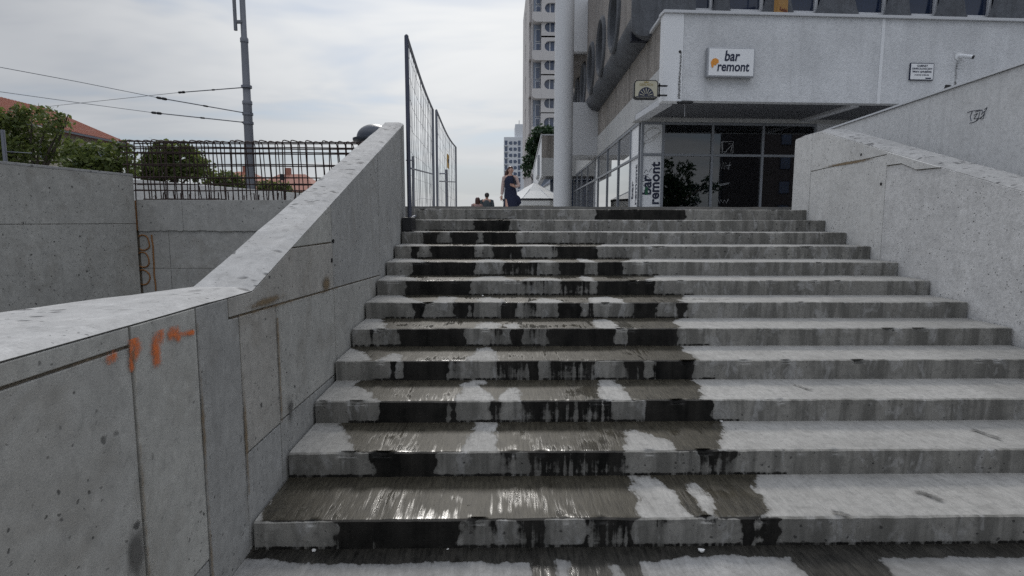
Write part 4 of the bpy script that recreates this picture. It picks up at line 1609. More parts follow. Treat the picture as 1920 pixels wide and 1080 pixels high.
XZ = lambda p, q, t: (cx_ + p, t, cz_ + q)
MB().prism(rrect(w_, h_, .08), XZ, gy - .07, gy + .07).build('box', M['black'], GS, bevel=.01)
MB().prism(rrect(w_ - .05, h_ - .05, .065), XZ, gy - .076, gy - .0705).build('face', M['cream_sign'], GS)
half = [(.185 * math.cos(t), -.15 + .2 * math.sin(t)) for t in np.linspace(0, math.pi, 20)]
MB().prism(half, XZ, gy - .081, gy - .0765).build('fan_emblem', M['navy'], GS)
for t in np.linspace(.25, math.pi - .25, 7):
    c_, s_ = math.cos(t), math.sin(t)
    MB().prism([(.05 * c_ - .004 * s_, -.15 + .05 * s_ + .004 * c_), (.05 * c_ + .004 * s_, -.15 + .05 * s_ - .004 * c_), (.16 * c_ + .009 * s_, -.15 + .175 * s_ - .009 * c_), (.16 * c_ - .009 * s_, -.15 + .175 * s_ + .009 * c_)], XZ, gy - .085, gy - .0815).build('ray', M['cream_sign'], GS)
MB().prism([(-w_ / 2 + .05, -.185), (w_ / 2 - .05, -.185), (w_ / 2 - .05, -.16), (-w_ / 2 + .05, -.16)], XZ, gy - .083, gy - .0768).build('base_line', M['navy'], GS)
lettering('GERLACH', 'lettering', lambda p, q, t: (cx_ + p, gy - .079 - t, cz_ + .085 + q), M['gold'], GS, fit=w_ * .56, off=.01, ext=.001)
MB().prism([(-.05, .15), (.05, .15), (.06, .185), (.025, .17), (0, .2), (-.025, .17), (-.06, .185)], XZ, gy - .081, gy - .0775).build('crown_emblem', M['gold'], GS)
for dz in (-.12, .10):
    MB().box(b.x - .01, C0.x + .05, gy - .02, gy + .02, cz_ + dz - .018, cz_ + dz + .018).build('bracket', M['black'], GS)
MB().box(b.x + .03, b.x + .06, gy - .02, gy + .02, cz_ - .16, cz_ + .16).build('bracket', M['black'], GS)

# ochre box sign hanging from above
ky = 15.4
a, b = on_y(1463, -40, ky), on_y(1483, 24, ky)
KS = thing('ochre_box_sign', 'ochre box sign hanging over the pavilion parapet', 'sign', ((a.x + b.x) / 2, ky, b.z))
kd = Vector((.83, .55))
kn = Vector((-.55, .83))


def KP(p, q, z):
    v_ = Vector((a.x, ky)) + kd * p + kn * q
    return (v_.x, v_.y, z)


wk = .42
MB().hexa([KP(0, 0, b.z), KP(wk, 0, b.z), KP(wk, .14, b.z), KP(0, .14, b.z), KP(0, 0, a.z), KP(wk, 0, a.z), KP(wk, .14, a.z), KP(0, .14, a.z)]).build('box', M['kodak'], KS, bevel=.012)
lettering('Kodak', 'lettering', lambda p, q, t: KP(wk * .5 + p, -.006 - t, b.z + .07 + q), M['kred'], KS, fit=wk * .82, off=.02, ext=.001)
MB().tube([KP(wk * .5, .07, a.z), KP(wk * .5, .07, a.z + 1.0)], .02, 6).build('hanger', M['steel'], KS)

# vertical lettering and drawing on the corner sign panels
a0, b0_ = mull[0] + .0355, mull[1] - .0355
wP = b0_ - a0
base_z = onF(1220, 384, GV)[1]


def VT_(p, q, t):                     # text running upwards
    return F(a0 + wP * .93 - q, GV - .016 - t, base_z + p)


def VT2(p, q, t):
    return F(a0 + wP * .50 - q, GV - .016 - t, base_z + p)


lettering('remont', 'lettering', lambda p, q, t: F(a0 + wP * .92 - q, GV - .016 - t, base_z + p), M['navy'], SP_[0], fit=1.22, off=.03, ext=.001, align='LEFT')
lettering('bar', 'lettering', lambda p, q, t: F(a0 + wP * .48 - q, GV - .016 - t, base_z + .28 + p), M['navy'], SP_[0], fit=.55, off=.03, ext=.001, align='LEFT')
q0 = onF(1211, 357, GV - .015)
pf(q0[0] - .03, q0[0] + .06, GV - .0195, GV - .0165, q0[1] - .13, q0[1] + .10, 'green_patch', M['green'])
scr = [[(1204, 341), (1212, 338), (1206, 333)], [(1205, 330), (1216, 327)], [(1213, 344), (1220, 336), (1214, 331)], [(1208, 325), (1211, 318), (1215, 322)], [(1217, 322), (1222, 315)], [(1203, 319), (1206, 313)], [(1206, 347), (1214, 349)]]
for s in scr:
    MB().tube([F(onF(p, q, GV - .014)[0], GV - .014, onF(p, q, GV - .014)[1]) for p, q in s], .008, 4).build('scribble', M['navy'], SP_[0])
helm = [[(1207, 275), (1210, 264), (1217, 262), (1228, 254), (1237, 249), (1239, 245), (1234, 241), (1226, 238), (1219, 240), (1211, 248), (1206, 256), (1205, 262), (1208, 269), (1207, 275)],
        [(1208, 269), (1216, 268), (1229, 260), (1239, 248)], [(1211, 248), (1213, 256), (1217, 262)], [(1215, 245), (1222, 241), (1231, 241)], [(1224, 260), (1227, 257), (1229, 260)], [(1233, 252), (1237, 247)]]
for s in helm:
    MB().tube([F(onF(p, q, GV - .014)[0], GV - .014, onF(p, q, GV - .014)[1]) for p, q in s], .005, 4).build('helmet_line', M['greyline'], SP_[1])
# the same lettering on the side panel, foreshortened
sa, sb_ = smul[0] + .0355, smul[1] - .0355
lettering('remont', 'lettering', lambda p, q, t: S(sa + (sb_ - sa) * .22 + q, -.038 + t, base_z + p), M['navy'], PAV, fit=1.2, off=.03, ext=.001, align='LEFT')
lettering('bar', 'lettering', lambda p, q, t: S(sa + (sb_ - sa) * .62 + q, -.038 + t, base_z + .2 + p), M['navy'], PAV, fit=.55, off=.03, ext=.001, align='LEFT')
# white chalk lettering on the middle pane
for s in ([(1355, 266), (1355, 284), (1363, 284)], [(1366, 270), (1374, 268), (1370, 284)], [(1353, 266), (1375, 265), (1374, 287), (1354, 288), (1353, 266)], [(1355, 290), (1372, 272)],
          [(1348, 318), (1350, 304), (1353, 317), (1356, 303), (1358, 318), (1361, 304), (1364, 318), (1369, 303), (1366, 318)], [(1362, 311), (1371, 309)], [(1346, 346), (1368, 343)], [(1349, 348), (1366, 345)],
          [(1346, 374), (1349, 381), (1352, 374), (1355, 381), (1359, 374), (1362, 381), (1366, 373)]):
    MB().tube([F(onF(p, q, GV - .009)[0], GV - .009, onF(p, q, GV - .009)[1]) for p, q in s], .006, 4).build('chalk_line', M['boxpaint'], PAV)

# stains and small fittings on the fascia
u0_, z0_ = onF(1275, 97, -.012)
MB().tube([F(u0_, .02, z0_), F(u0_, -.016, z0_)], .035, 12).build('drain_hole', M['black'], PAV)
u1_, z1_ = onF(1277, 187, -.012)
decal_grid('run_stain', lambda u, v: F(u, -.0155, v), u0_ - .10, u0_ + .14, z1_ + .02, z0_, lambda u, v: max(0, min(1, .66 - abs(u - u0_ - .02 - .03 * n1(v * 3, 2)) / (.12 + .10 * (z0_ - v) / (z0_ - z1_)))), M['blackstain'], PAV, 30, 70)
pf(u0_ - .02, u0_ + .36, -.05, .05, ZS - .06, ZS - .025, 'drip_edge', M['black'])
MB().tube([F(onF(1284, 192, .1)[0], .1, ZS - .03), F(onF(1284, 192, .1)[0] + .01, .1, ZS - .36)], .005, 5).build('loose_cord', M['boxpaint'], PAV)
up_, zp_ = onF(1800, 107, -.01)
decal_grid('filler_patch', lambda u, v: F(u, -.004, v), up_ - .3, up_ + .3, zp_ - .3, zp_ + .3, blob(up_ - .02, zp_ + .02, .15, .14), M['whitepatch'], PAV, 40, 40)
spt = MB().tube([F(up_, .02, zp_ + .02), F(up_, -.10, zp_ + .0), F(up_ + .10, -.28, zp_ - .07)], .05, 12).build('spout', M['white'], PAV, smooth=True)
MB().tube([F(up_ + .09, -.27, zp_ - .065), F(up_ + .12, -.30, zp_ - .08)], .043, 12).build('spout_mouth', M['black'], spt)
decal_grid('run_stain', lambda u, v: F(u, -.0035, v), up_ - .2, up_ + .1, zp_ - .75, zp_ - .1, lambda u, v: max(0, min(1, .62 - abs(u - up_ + .06) / .2)), M['blackstain'], PAV, 26, 60)
ps(2.4, 2.48, .012, .09, ZS + .50, ZS + .78, 'small_lamp', M['white'], bevel=.01)
qq = on_y(1773, 166, 12.0)
fl = thing('black_floodlight', 'small black lamp head peeping over the smooth parapet wall', 'lamp', (qq.x, 12, plaza_z(12)))
MB().tube([(qq.x, 12, plaza_z(12)), (qq.x, 12, qq.z - .05)], .03, 8).build('stem', M['black'], fl)
MB().tube([(qq.x - .01, 12, qq.z - .14), (qq.x + .03, 11.97, qq.z + .06)], .055, 12).build('head', M['black'], fl, bevel=.01)

# ------------------------------------------------------------------ second pavilion, farther off
P2Y = 37.0
PV = thing('far_pavilion', 'smaller pale pavilion with a white side sign left of the round column', 'building', (5, P2Y + 6, 1))
xc = on_y(1015.5, 300, P2Y).x
zt2, zm2, zb2 = on_y(1020, 254, P2Y).z, on_y(1020, 296, P2Y).z, on_y(1020, 330, P2Y).z
side_dx = .034
far = 24.0


def Q(s, t, z):
    return (xc + side_dx * s - t, P2Y + s, z)


MB().box(xc + .005, xc + 5.5, P2Y - .02, P2Y + .29, zm2, zt2).build('front_panel', M['tan'], PV, bevel=.01)
MB().box(xc + .004, xc + 5.5, P2Y - .03, P2Y + .28, zb2 + .003, zm2 - .004).build('front_band', M['band'], PV, bevel=.01)
MB().prism([(0, zb2), (far, zb2), (far, zt2 - .05), (0, zt2 - .05)], lambda p, q, t: Q(p, t, q), -.3, .0).build('side_fascia', M['white'], PV, bevel=.01)
MB().prism([(0, zt2 - .05), (far, zt2 - .05), (far, zt2 + .06), (0, zt2 + .06)], lambda p, q, t: Q(p, t, q), -.3, .06).build('side_cap', M['boxpaint'], PV)
MB().box(xc, xc + 5.5, P2Y - .05, P2Y + .3, zt2 + .002, zt2 + .07).build('front_cap', M['boxpaint'], PV)
MB().box(xc + .2, xc + 5.5, P2Y + .3, P2Y + 3, zb2 + .05, zb2 + .12).build('soffit', M['rib'], PV)
for i in range(22):
    MB().box(xc + .2 + i * .14, xc + .27 + i * .14, P2Y + .3, P2Y + 2.9, zb2 - .02, zb2 + .0495).build('soffit_rib', M['rib'], PV)
MB().box(xc + .8, xc + 5.5, P2Y + 3, P2Y + 20, 0.8, zb2).build('ground_floor', M['farglass'], PV)
MB().prism([(4, zb2 + .35), (8.2, zb2 + .35), (8.2, zb2 + 1.75), (4, zb2 + 1.75)], lambda p, q, t: Q(p, t, q), .002, .14).build('side_sign', M['signedge'], PV, bevel=.02)
MB().prism([(4.15, zb2 + .45), (8.05, zb2 + .45), (8.05, zb2 + 1.65), (4.15, zb2 + 1.65)], lambda p, q, t: Q(p, t, q), .142, .16).build('sign_face', M['signwhite'], PV)

# ------------------------------------------------------------------ parasol
uy = 30.0
ap = on_y(1002, 342, uy)
gz_ = plaza_z(uy)
UM = thing('white_parasol', 'white cafe parasol with a dark band beside the round column', 'parasol', (ap.x, uy, gz_))
eave = on_y(960, 374, uy).z
R_ = 1.75
g = MB()
nsd = 8
pts = [(ap.x, uy, ap.z)]
ring1 = [(ap.x + .5 * R_ * math.cos(2 * math.pi * (k + .5) / nsd), uy + .5 * R_ * math.sin(2 * math.pi * (k + .5) / nsd), ap.z - (ap.z - eave) * .55) for k in range(nsd)]
ring2 = [(ap.x + R_ * math.cos(2 * math.pi * (k + .5) / nsd), uy + R_ * math.sin(2 * math.pi * (k + .5) / nsd), eave) for k in range(nsd)]
g.add(pts + ring1 + ring2, [(0, 1 + k, 1 + (k + 1) % nsd) for k in range(nsd)] + [(1 + k, 1 + nsd + k, 1 + nsd + (k + 1) % nsd, 1 + (k + 1) % nsd) for k in range(nsd)])
g.build('canopy', M['canvas'], UM)


def skirt(name, r, z0, z1, mat):
    g = MB()
    a_ = [(ap.x + r * math.cos(2 * math.pi * (k + .5) / nsd), uy + r * math.sin(2 * math.pi * (k + .5) / nsd), z0) for k in range(nsd)]
    b_ = [(x, y, z1) for x, y, _ in a_]
    g.add(a_ + b_, [(k, (k + 1) % nsd, (k + 1) % nsd + nsd, k + nsd) for k in range(nsd)])
    return g.build(name, mat, UM)


skirt('dark_band', R_ * .995, eave - .10, eave - .001, M['canvas_dark'])
skirt('valance', R_ * .985, eave - .34, eave - .10, M['canvas'])
MB().tube([(ap.x, uy, gz_), (ap.x, uy, ap.z)], .03, 8).build('pole', M['whiteframe'], UM)
for k in range(nsd):
    MB().tube([(ap.x, uy, ap.z - .06), ring2[k]], .012, 4).build('rib', M['whiteframe'], UM)
MB().lathe((ap.x, uy, gz_), [(.35, 0), (.35, .08), (.06, .14)], 20).build('base', M['boxpaint'], UM)

# ------------------------------------------------------------------ near residential tower
TY = 85.0
kk = TY / FPX
tx0 = on_y(997.5, 200, TY).x
TW_ = thing('residential_tower', 'tall pale apartment tower with rounded windows behind the round column', 'building', (tx0 + 8, TY + 14, 0))
tz = lambda py: on_y(1010, py, TY).z
fl_h = 35.8 * kk
ztop_t = tz(-70)
MB().box(tx0 + .25, tx0 + 16, TY + 1.2, TY + 28, 0, ztop_t).build('core', M['bluegrey'], TW_)
MB().box(tx0 - .02, tx0 + .22, TY + 1.3, TY + 28, 0, ztop_t + .5).build('side_wall', M['towerside'], TW_)
wins = [14.4 - 35.8 * 2, 14.4 - 35.8] + [14.4 + 35.8 * i for i in range(9)]
xD0, xD1 = on_y(1021, 100, TY).x, on_y(1041, 100, TY).x
xw = on_y(1015, 100, TY).x
for i, py in enumerate(wins):
    zc2 = tz(py)
    h = .68
    hole = [(xD0 + h + h * math.cos(t), zc2 + h * math.sin(t)) for t in np.linspace(math.pi / 2, 1.5 * math.pi, 12)] + [(xD1 + .5, zc2 - h), (xD1 + .5, zc2 + h)]
    MB().plate([(xw, zc2 - fl_h / 2 + .004), (xD1 + 2.2, zc2 - fl_h / 2 + .004), (xD1 + 2.2, zc2 + fl_h / 2), (xw, zc2 + fl_h / 2)], [hole], lambda p, q, t: (p, t, q), TY + .05, TY + 1.0).build('window_panel', M['tower'], TW_)
    wn = MB().box(xD0, xD1 + .6, TY + .5, TY + .56, zc2 - h - .1, zc2 + h + .1).build('window', M['farglass'], TW_)
    for xm in (xD0 + .78, xD1 - .05):
        MB().box(xm - .07, xm + .07, TY + .42, TY + .498, zc2 - h, zc2 + h).build('frame', M['whiteframe'], wn)
    # side ledges
    MB().box(tx0 - .35, tx0 - .025, TY + 2 + (i % 2) * 1.2, TY + 13, zc2 - fl_h / 2 + .1, zc2 + fl_h / 2 - .1).build('side_panel', M['towerside'], TW_, bevel=.03)
    MB().box(tx0 - .35, tx0 - .025, TY + 14 + (i % 2) * 1.2, TY + 26, zc2 - fl_h / 2 + .6, zc2 + fl_h / 2 + .4).build('side_panel', M['towerside'], TW_, bevel=.03)
for py in (32 - 71.6, 32, 104, 175.5, 247, 319):
    za, zb = tz(py + 9.5), tz(py - 9)
    rr = .55
    x0, x1 = tx0, xw + .05
    poly = [(x1, za), (x1, zb), (x0, zb)] + [(x0 + rr - rr * math.cos(t), za + rr - rr * math.sin(t)) for t in np.linspace(0, math.pi / 2, 7)]
    MB().prism(poly, lambda p, q, t: (p, t, q), TY - .25, TY + 1.25).build('balcony_band', M['tower'], TW_)
    MB().box(xw + .055, xD1 + 2.2, TY - .24, TY + .045, za, zb - .1).build('band', M['tower'], TW_)
    # loggia glazing under the band
    xa, xb = on_y(1005, 100, TY).x, on_y(1014, 100, TY).x
    zl = za
    for (f0, f1) in ((.6, 2.3), (2.5, 3.7)):
        lg = MB().box(xa, xb, TY + 1.10, TY + 1.195, zl - f1, zl - f0).build('loggia_frame', M['whiteframe'], TW_)
        MB().box(xa + .08, xb - .08, TY + 1.04, TY + 1.097, zl - f1 + .1, zl - f0 - .1).build('pane', M['farglass'], lg)

# far tower
FYT = 264.0
FT = thing('far_tower', 'distant white apartment tower with small rounded windows left of the near tower', 'building', (on_y(965, 300, FYT).x, FYT + 10, 0))
fx0, fx1 = on_y(945, 300, FYT).x, on_y(1000, 300, FYT).x
MB().box(fx0, fx1, FYT, FYT + 18, 0, on_y(960, 257, FYT).z).build('main_block', M['fartower'], FT)
MB().box(on_y(966, 250, FYT).x, fx1 + .5, FYT + 1, FYT + 17, on_y(960, 256.5, FYT).z, on_y(970, 232, FYT).z).build('stair_block', M['fartower'], FT)
MB().tube([(on_y(974, 232, FYT).x, FYT + 5, on_y(974, 233, FYT).z), (on_y(974, 232, FYT).x, FYT + 5, on_y(974, 222, FYT).z)], .15, 6).build('mast', M['steel'], FT)
k2 = FYT / FPX
for r in range(11):
    zc3 = on_y(960, 268 + r * 11.6, FYT).z
    for px, kind in ((949, 'r'), (957.5, 'l'), (966, 'd'), (973.5, 'r')):
        xx = on_y(px, 300, FYT).x
        if kind == 'r':
            poly = [(xx - .55, zc3 - 1.0), (xx + .55, zc3 - 1.0), (xx + .55, zc3 + 1.0), (xx - .55, zc3 + 1.0)]
        else:
            sg = -1 if kind == 'l' else 1
            poly = [(xx - sg * .7, zc3 - .7)] + [(xx + sg * .8 * math.sin(t), zc3 - .7 * math.cos(t)) for t in np.linspace(0, math.pi, 8)] + [(xx - sg * .7, zc3 + .7)]
        MB().prism(poly, lambda p, q, t: (p, t, q), FYT - .12, FYT + .1).build('window', M['farglass'], FT)
    MB().box(fx0 - .1, on_y(953, 300, FYT).x, FYT - .5, FYT - .13, zc3 - 1.35, zc3 - 1.05).build('balcony_slab', M['fartower'], FT)

# ------------------------------------------------------------------ houses on the left
HX = -36.3
H1 = thing('red_roofed_house', 'cream house with a long red tiled roof behind the left trees', 'house', (HX - 6, 45, 0))
ez = EYE + 7.58
rz_ = EYE + 10.45
MB().box(HX - 13, HX, 24, 57, 0, ez).build('wall', M['cream'], H1)
MB().prism([(HX - 13, ez), (HX, ez), (HX - 6.6, rz_ - .2)], lambda p, q, t: (p, t, q), 56.75, 57.0).build('gable', M['cream'], H1)
g = MB()
ro = .5
g.add([(HX + .9, 23, ez - .35), (HX + .9, 57.7, ez - .35), (HX - 6.6, 57.7, rz_), (HX - 6.6, 23, rz_), (HX - 13.9, 57.7, ez - .35), (HX - 13.9, 23, ez - .35),
       (HX + .9, 23, ez - .60), (HX + .9, 57.7, ez - .60), (HX - 6.6, 57.7, rz_ - .25), (HX - 6.6, 23, rz_ - .25), (HX - 13.9, 57.7, ez - .60), (HX - 13.9, 23, ez - .60)],
      [(0, 1, 2, 3), (3, 2, 4, 5), (6, 9, 8, 7), (9, 11, 10, 8), (0, 6, 7, 1), (4, 10, 11, 5), (1, 7, 8, 2), (2, 8, 10, 4), (0, 3, 9, 6), (3, 5, 11, 9)])
rf = g.build('roof', M['roof'], H1)
g = MB()
yy = 23.2
while yy < 57.6:
    g.hexa([(HX + .88, yy, ez - .335), (HX + .88, yy + .12, ez - .335), (HX - 6.6, yy + .12, rz_ + .01), (HX - 6.6, yy, rz_ + .01),
            (HX + .88, yy, ez - .28), (HX + .88, yy + .12, ez - .28), (HX - 6.6, yy + .12, rz_ + .065), (HX - 6.6, yy, rz_ + .065)])
    yy += .36
tag(g.build('tile_rows', M['roof'], rf), kind='stuff')
MB().box(HX + .92, HX + 1.08, 23, 57.7, ez - .52, ez - .36).build('gutter', M['steel'], H1)
for yy in np.arange(27, 56, 3.4):
    w1 = MB().box(HX + .003, HX + .06, yy, yy + 1.2, ez - 2.8, ez - 1.2).build('window', M['whiteframe'], H1)
    MB().box(HX + .061, HX + .075, yy + .1, yy + 1.1, ez - 2.7, ez - 1.3).build('pane', M['farglass'], w1)


def far_house(name, label, px0, px1, ridge_py, eave_py, Y, depth=9, mat='roof2'):
    a, b = on_y(px0, eave_py, Y), on_y(px1, eave_py, Y)
    r = on_y(px0, ridge_py, Y).z
    h = thing(name, label, 'house', ((a.x + b.x) / 2, Y + depth / 2, 0))
    MB().box(a.x, b.x, Y, Y + depth, 0, a.z - .1).build('wall', M['cream'], h)
    inset_ = min(3.2, (b.x - a.x) * .3)
    vs = [(a.x - .5, Y - .5, a.z - .1), (b.x + .5, Y - .5, a.z - .1), (b.x + .5, Y + depth + .5, a.z - .1), (a.x - .5, Y + depth + .5, a.z - .1),
          (a.x + inset_, Y + depth / 2, r), (b.x - inset_, Y + depth / 2, r)]
    MB().add(vs, [(0, 1, 5, 4), (1, 2, 5), (2, 3, 4, 5), (3, 0, 4), (3, 2, 1, 0)]).build('roof', M[mat], h)
    for i in range(5):
        x = a.x + (b.x - a.x) * (i + .5) / 5
        MB().box(x - .5, x + .5, Y - .04, Y + .02, a.z - 2.4, a.z - 1.0).build('window', M['farglass'], h)
    MB().box(a.x + inset_ + 1, a.x + inset_ + 1.7, Y + depth / 2 - .3, Y + depth / 2 + .3, r - .5, r + .9).build('chimney', M['roof2'], h)
    return h


far_house('far_house', 'small house with a dull red roof seen through the rebar cage', 400, 470, 317, 337, 92, mat='roof')
far_house('far_house', 'house with a faded red hipped roof right of the utility pole', 462, 590, 321, 358, 84, 10)


# ------------------------------------------------------------------ trees
def tree(name, label, base, blobs, n, leaf, mat, trunk_r=.16, cat='tree', seed=1, group=None):
    """blobs [(x,y,z,rx,rz)] in world space; many small leaf faces through their volume"""
    r = np.random.default_rng(seed)
    root = thing(name, label, cat, base, group)
    g = MB()
    bx, by, bz = base
    top = max(b_[2] for b_ in blobs)
    cx = sum(b_[0] for b_ in blobs) / len(blobs)
    cy = sum(b_[1] for b_ in blobs) / len(blobs)
    fork = Vector((bx + (cx - bx) * .5, by + (cy - by) * .5, bz + (top - bz) * .5))
    g.tube([(bx, by, bz - .1), (bx + .05, by, bz + (fork.z - bz) * .5), fork], [trunk_r * 1.3, trunk_r, trunk_r * .8], 9)
    g.build('trunk', M['bark'], root, smooth=True)
    for b_ in blobs:
        e = Vector(b_[:3])
        mid = fork.lerp(e, .55) + Vector((r.uniform(-.2, .2), r.uniform(-.2, .2), .1))
        MB().tube([fork - Vector((0, 0, .15)), mid, e], [trunk_r * .6, trunk_r * .35, .02], 6).build('limb', M['bark'], root, smooth=True)
    vol = np.array([b_[3] ** 2 * b_[4] for b_ in blobs])
    pick = r.choice(len(blobs), n, p=vol / vol.sum())
    B = np.array(blobs)[pick]
    d = r.normal(size=(n, 3))
    d /= np.linalg.norm(d, axis=1)[:, None]
    # leaves sit in small sprays, denser towards the surface, with gaps
    rad = r.uniform(.35, 1.0, n) ** .55
    c = B[:, :3] + d * rad[:, None] * np.stack([B[:, 3], B[:, 3], B[:, 4]], 1)
    keep = np.array([mnoise.noise(Vector(p) * (1.1 / max(.5, np.mean(B[:, 3])))* 2.2) > -.08 for p in c])
    c = c[keep]
    n = len(c)
    c += r.normal(size=(n, 3)) * leaf * .6
    nrm = r.normal(size=(n, 3)) + np.array([0, 0, .8])
    nrm /= np.linalg.norm(nrm, axis=1)[:, None]
    t = np.cross(nrm, r.normal(size=(n, 3)))
    t /= np.linalg.norm(t, axis=1)[:, None]
    s = np.cross(nrm, t)
    L = leaf * r.uniform(.6, 1.3, n)[:, None]
    V = np.stack([c - t * L, c + s * L * .55 + nrm * L * .12, c + t * L, c - s * L * .55 + nrm * L * .12], 1).reshape(-1, 3)
    me = bpy.data.meshes.new('crown')
    me.vertices.add(n * 4)
    me.vertices.foreach_set('co', V.astype('f').reshape(-1))
    me.loops.add(n * 4)
    me.loops.foreach_set('vertex_index', np.arange(n * 4, dtype='i'))
    me.polygons.add(n)
    me.polygons.foreach_set('loop_start', np.arange(0, n * 4, 4, dtype='i'))
    me.polygons.foreach_set('loop_total', np.full(n, 4, 'i'))
    me.update()
    me.validate()
    me.materials.append(mat)
    tone = np.repeat(np.clip(r.normal(.45, .25, n), 0, 1), 4).astype('f')
    at = me.attributes.new('tone', 'FLOAT', 'POINT')
    at.data.foreach_set('value', tone)
    place('crown', me, root)
    return root


def blobs_px(lst, Y):
    """(px,py,half width px,half height px,dy)"""
    k = Y / FPX
    return [(*on_y(px, py, Y + dy), hw * k, hh * k) for px, py, hw, hh, dy in lst]


tr = [
    ('large leafy tree at the far left in front of the red roof', [(10, 258, 40, 40, 0), (50, 232, 40, 34, .4), (92, 226, 26, 28, -.4), (60, 214, 24, 14, .2), (118, 232, 16, 16, .3), (45, 285, 50, 30, 0), (100, 278, 34, 30, .5), (128, 214, 12, 8, 0), (20, 222, 26, 24, 0), (-40, 255, 50, 50, 0)], 30, 7000, .13, 'leaf'),
    ('yellowish green bushy tree between the left tree and the rebar cage', [(150, 290, 30, 26, 0), (185, 296, 34, 28, .3), (222, 292, 26, 26, -.3), (170, 312, 50, 22, 0), (225, 318, 30, 20, 0), (236, 276, 12, 12, 0)], 28, 4800, .13, 'leaf'),
    ('dark tree standing behind the rebar cage', [(305, 292, 30, 26, 0), (345, 305, 40, 28, .4), (300, 318, 40, 24, 0), (372, 318, 30, 22, 0), (332, 278, 22, 14, 0), (270, 318, 26, 18, 0)], 32, 5000, .15, 'leaf'),
    ('small green bush left of the utility pole behind the cage', [(425, 336, 26, 14, 0), (452, 342, 20, 12, 0), (402, 340, 18, 12, 0)], 46, 1800, .16, 'leaf'),
    ('small green bush right of the utility pole behind the cage', [(505, 352, 22, 12, 0), (530, 352, 18, 10, 0), (488, 356, 14, 9, 0)], 50, 1600, .16, 'leaf'),
    ('dark green tree between the far tower and the second pavilion', [(1020, 252, 22, 15, 0), (1002, 274, 16, 16, .5), (1030, 265, 18, 16, 0), (996, 300, 14, 16, 0), (988, 318, 9, 14, -.5), (1015, 290, 16, 22, 0)], 64, 5200, .22, 'leaf2'),
]
for i, (lab, bl, Y, n, lf, mt) in enumerate(tr):
    bb_ = blobs_px(bl, Y)
    cx = sum(b_[0] for b_ in bb_) / len(bb_)
    tree('leafy_tree' if n > 2000 else 'green_bush', lab, (cx, Y, 0), bb_, n, lf, M[mt], .16 if n > 2000 else .06, seed=i + 3, cat='tree' if n > 2000 else 'bush')

# thin post with a cable at the far left
q = on_y(6, 258, 20)
tp = thing('thin_post', 'thin grey post at the far left edge above the grey wall', 'post', (q.x, 20, 0))
MB().tube([(q.x, 20, 0), (q.x, 20, q.z + .25)], .06, 8).build('shaft', M['steel'], tp)
MB().tube([(q.x, 20, q.z - .45), (on_y(60, 288, 20).x, 20, q.z - .5)], .012, 5).build('cable', M['steel'], tp)


# ------------------------------------------------------------------ people
def skin_body(name, nodes, edges, root_i, mat, parent, sub=2):
    """nodes {id:(x,y,z,rx,ry)}: continuous skinned body"""
    ids = list(nodes)
    ix = {k: i for i, k in enumerate(ids)}
    me = bpy.data.meshes.new(name)
    me.from_pydata([nodes[k][:3] for k in ids], [(ix[a], ix[b]) for a, b in edges], [])
    o = bpy.data.objects.new(name, me)
    COL.objects.link(o)
    md = o.modifiers.new('s', 'SKIN')
    md.use_smooth_shade = True
    for i, k in enumerate(ids):
        sv = me.skin_vertices[0].data[i]
        sv.radius = nodes[k][3:5]
        sv.use_root = (k == root_i)
    sb_ = o.modifiers.new('d', 'SUBSURF')
    sb_.levels = sb_.render_levels = sub
    dg = bpy.context.evaluated_depsgraph_get()
    dg.update()
    res = bpy.data.meshes.new_from_object(o.evaluated_get(dg))
    bpy.data.objects.remove(o)
    res.materials.clear()
    res.materials.append(mat)
    return place(name, res, parent)


def loft(rings, seg=20):
    """rings [(cx,cy,z,rx,ry)] -> MB"""
    g = MB()
    for cx, cy, z, rx, ry in rings:
        for k in range(seg):
            an = 2 * math.pi * k / seg
            g.v.append((cx + rx * math.cos(an), cy + ry * math.sin(an), z))
    for i in range(len(rings) - 1):
        for k in range(seg):
            g.f.append((i * seg + k, i * seg + (k + 1) % seg, (i + 1) * seg + (k + 1) % seg, (i + 1) * seg + k))
            g.mi.append(0)
    g.f.append(tuple(range(seg))[::-1])
    g.f.append(tuple(range((len(rings) - 1) * seg, len(rings) * seg)))
    g.mi += [0, 0]
    return g


def hand_mesh(c, d, parent, mat, sc=1.0):
    """palm with four fingers and a thumb hanging along d"""
    d = Vector(d).normalized()
    side = d.cross(Vector((0, 1, 0))).normalized()
    g = MB()
    c = Vector(c)
    g.tube([c, c + d * .045 * sc, c + d * .09 * sc], [.022 * sc, .032 * sc, .030 * sc], 8)
    for i, L in enumerate((.065, .078, .072, .055)):
        b_ = c + d * .085 * sc + side * (i - 1.5) * .016 * sc
        g.tube([b_, b_ + d * L * .5 * sc + Vector((0, -.006, 0)), b_ + d * L * sc + Vector((0, -.02, 0))], [.009 * sc, .008 * sc, .006 * sc], 6)
    b_ = c + d * .03 * sc - side * .025 * sc
    g.tube([b_, b_ + d * .03 * sc - side * .02 * sc, b_ + d * .06 * sc - side * .022 * sc], [.011 * sc, .009 * sc, .007 * sc], 6)
    return g.build('hand', mat, parent, smooth=True)


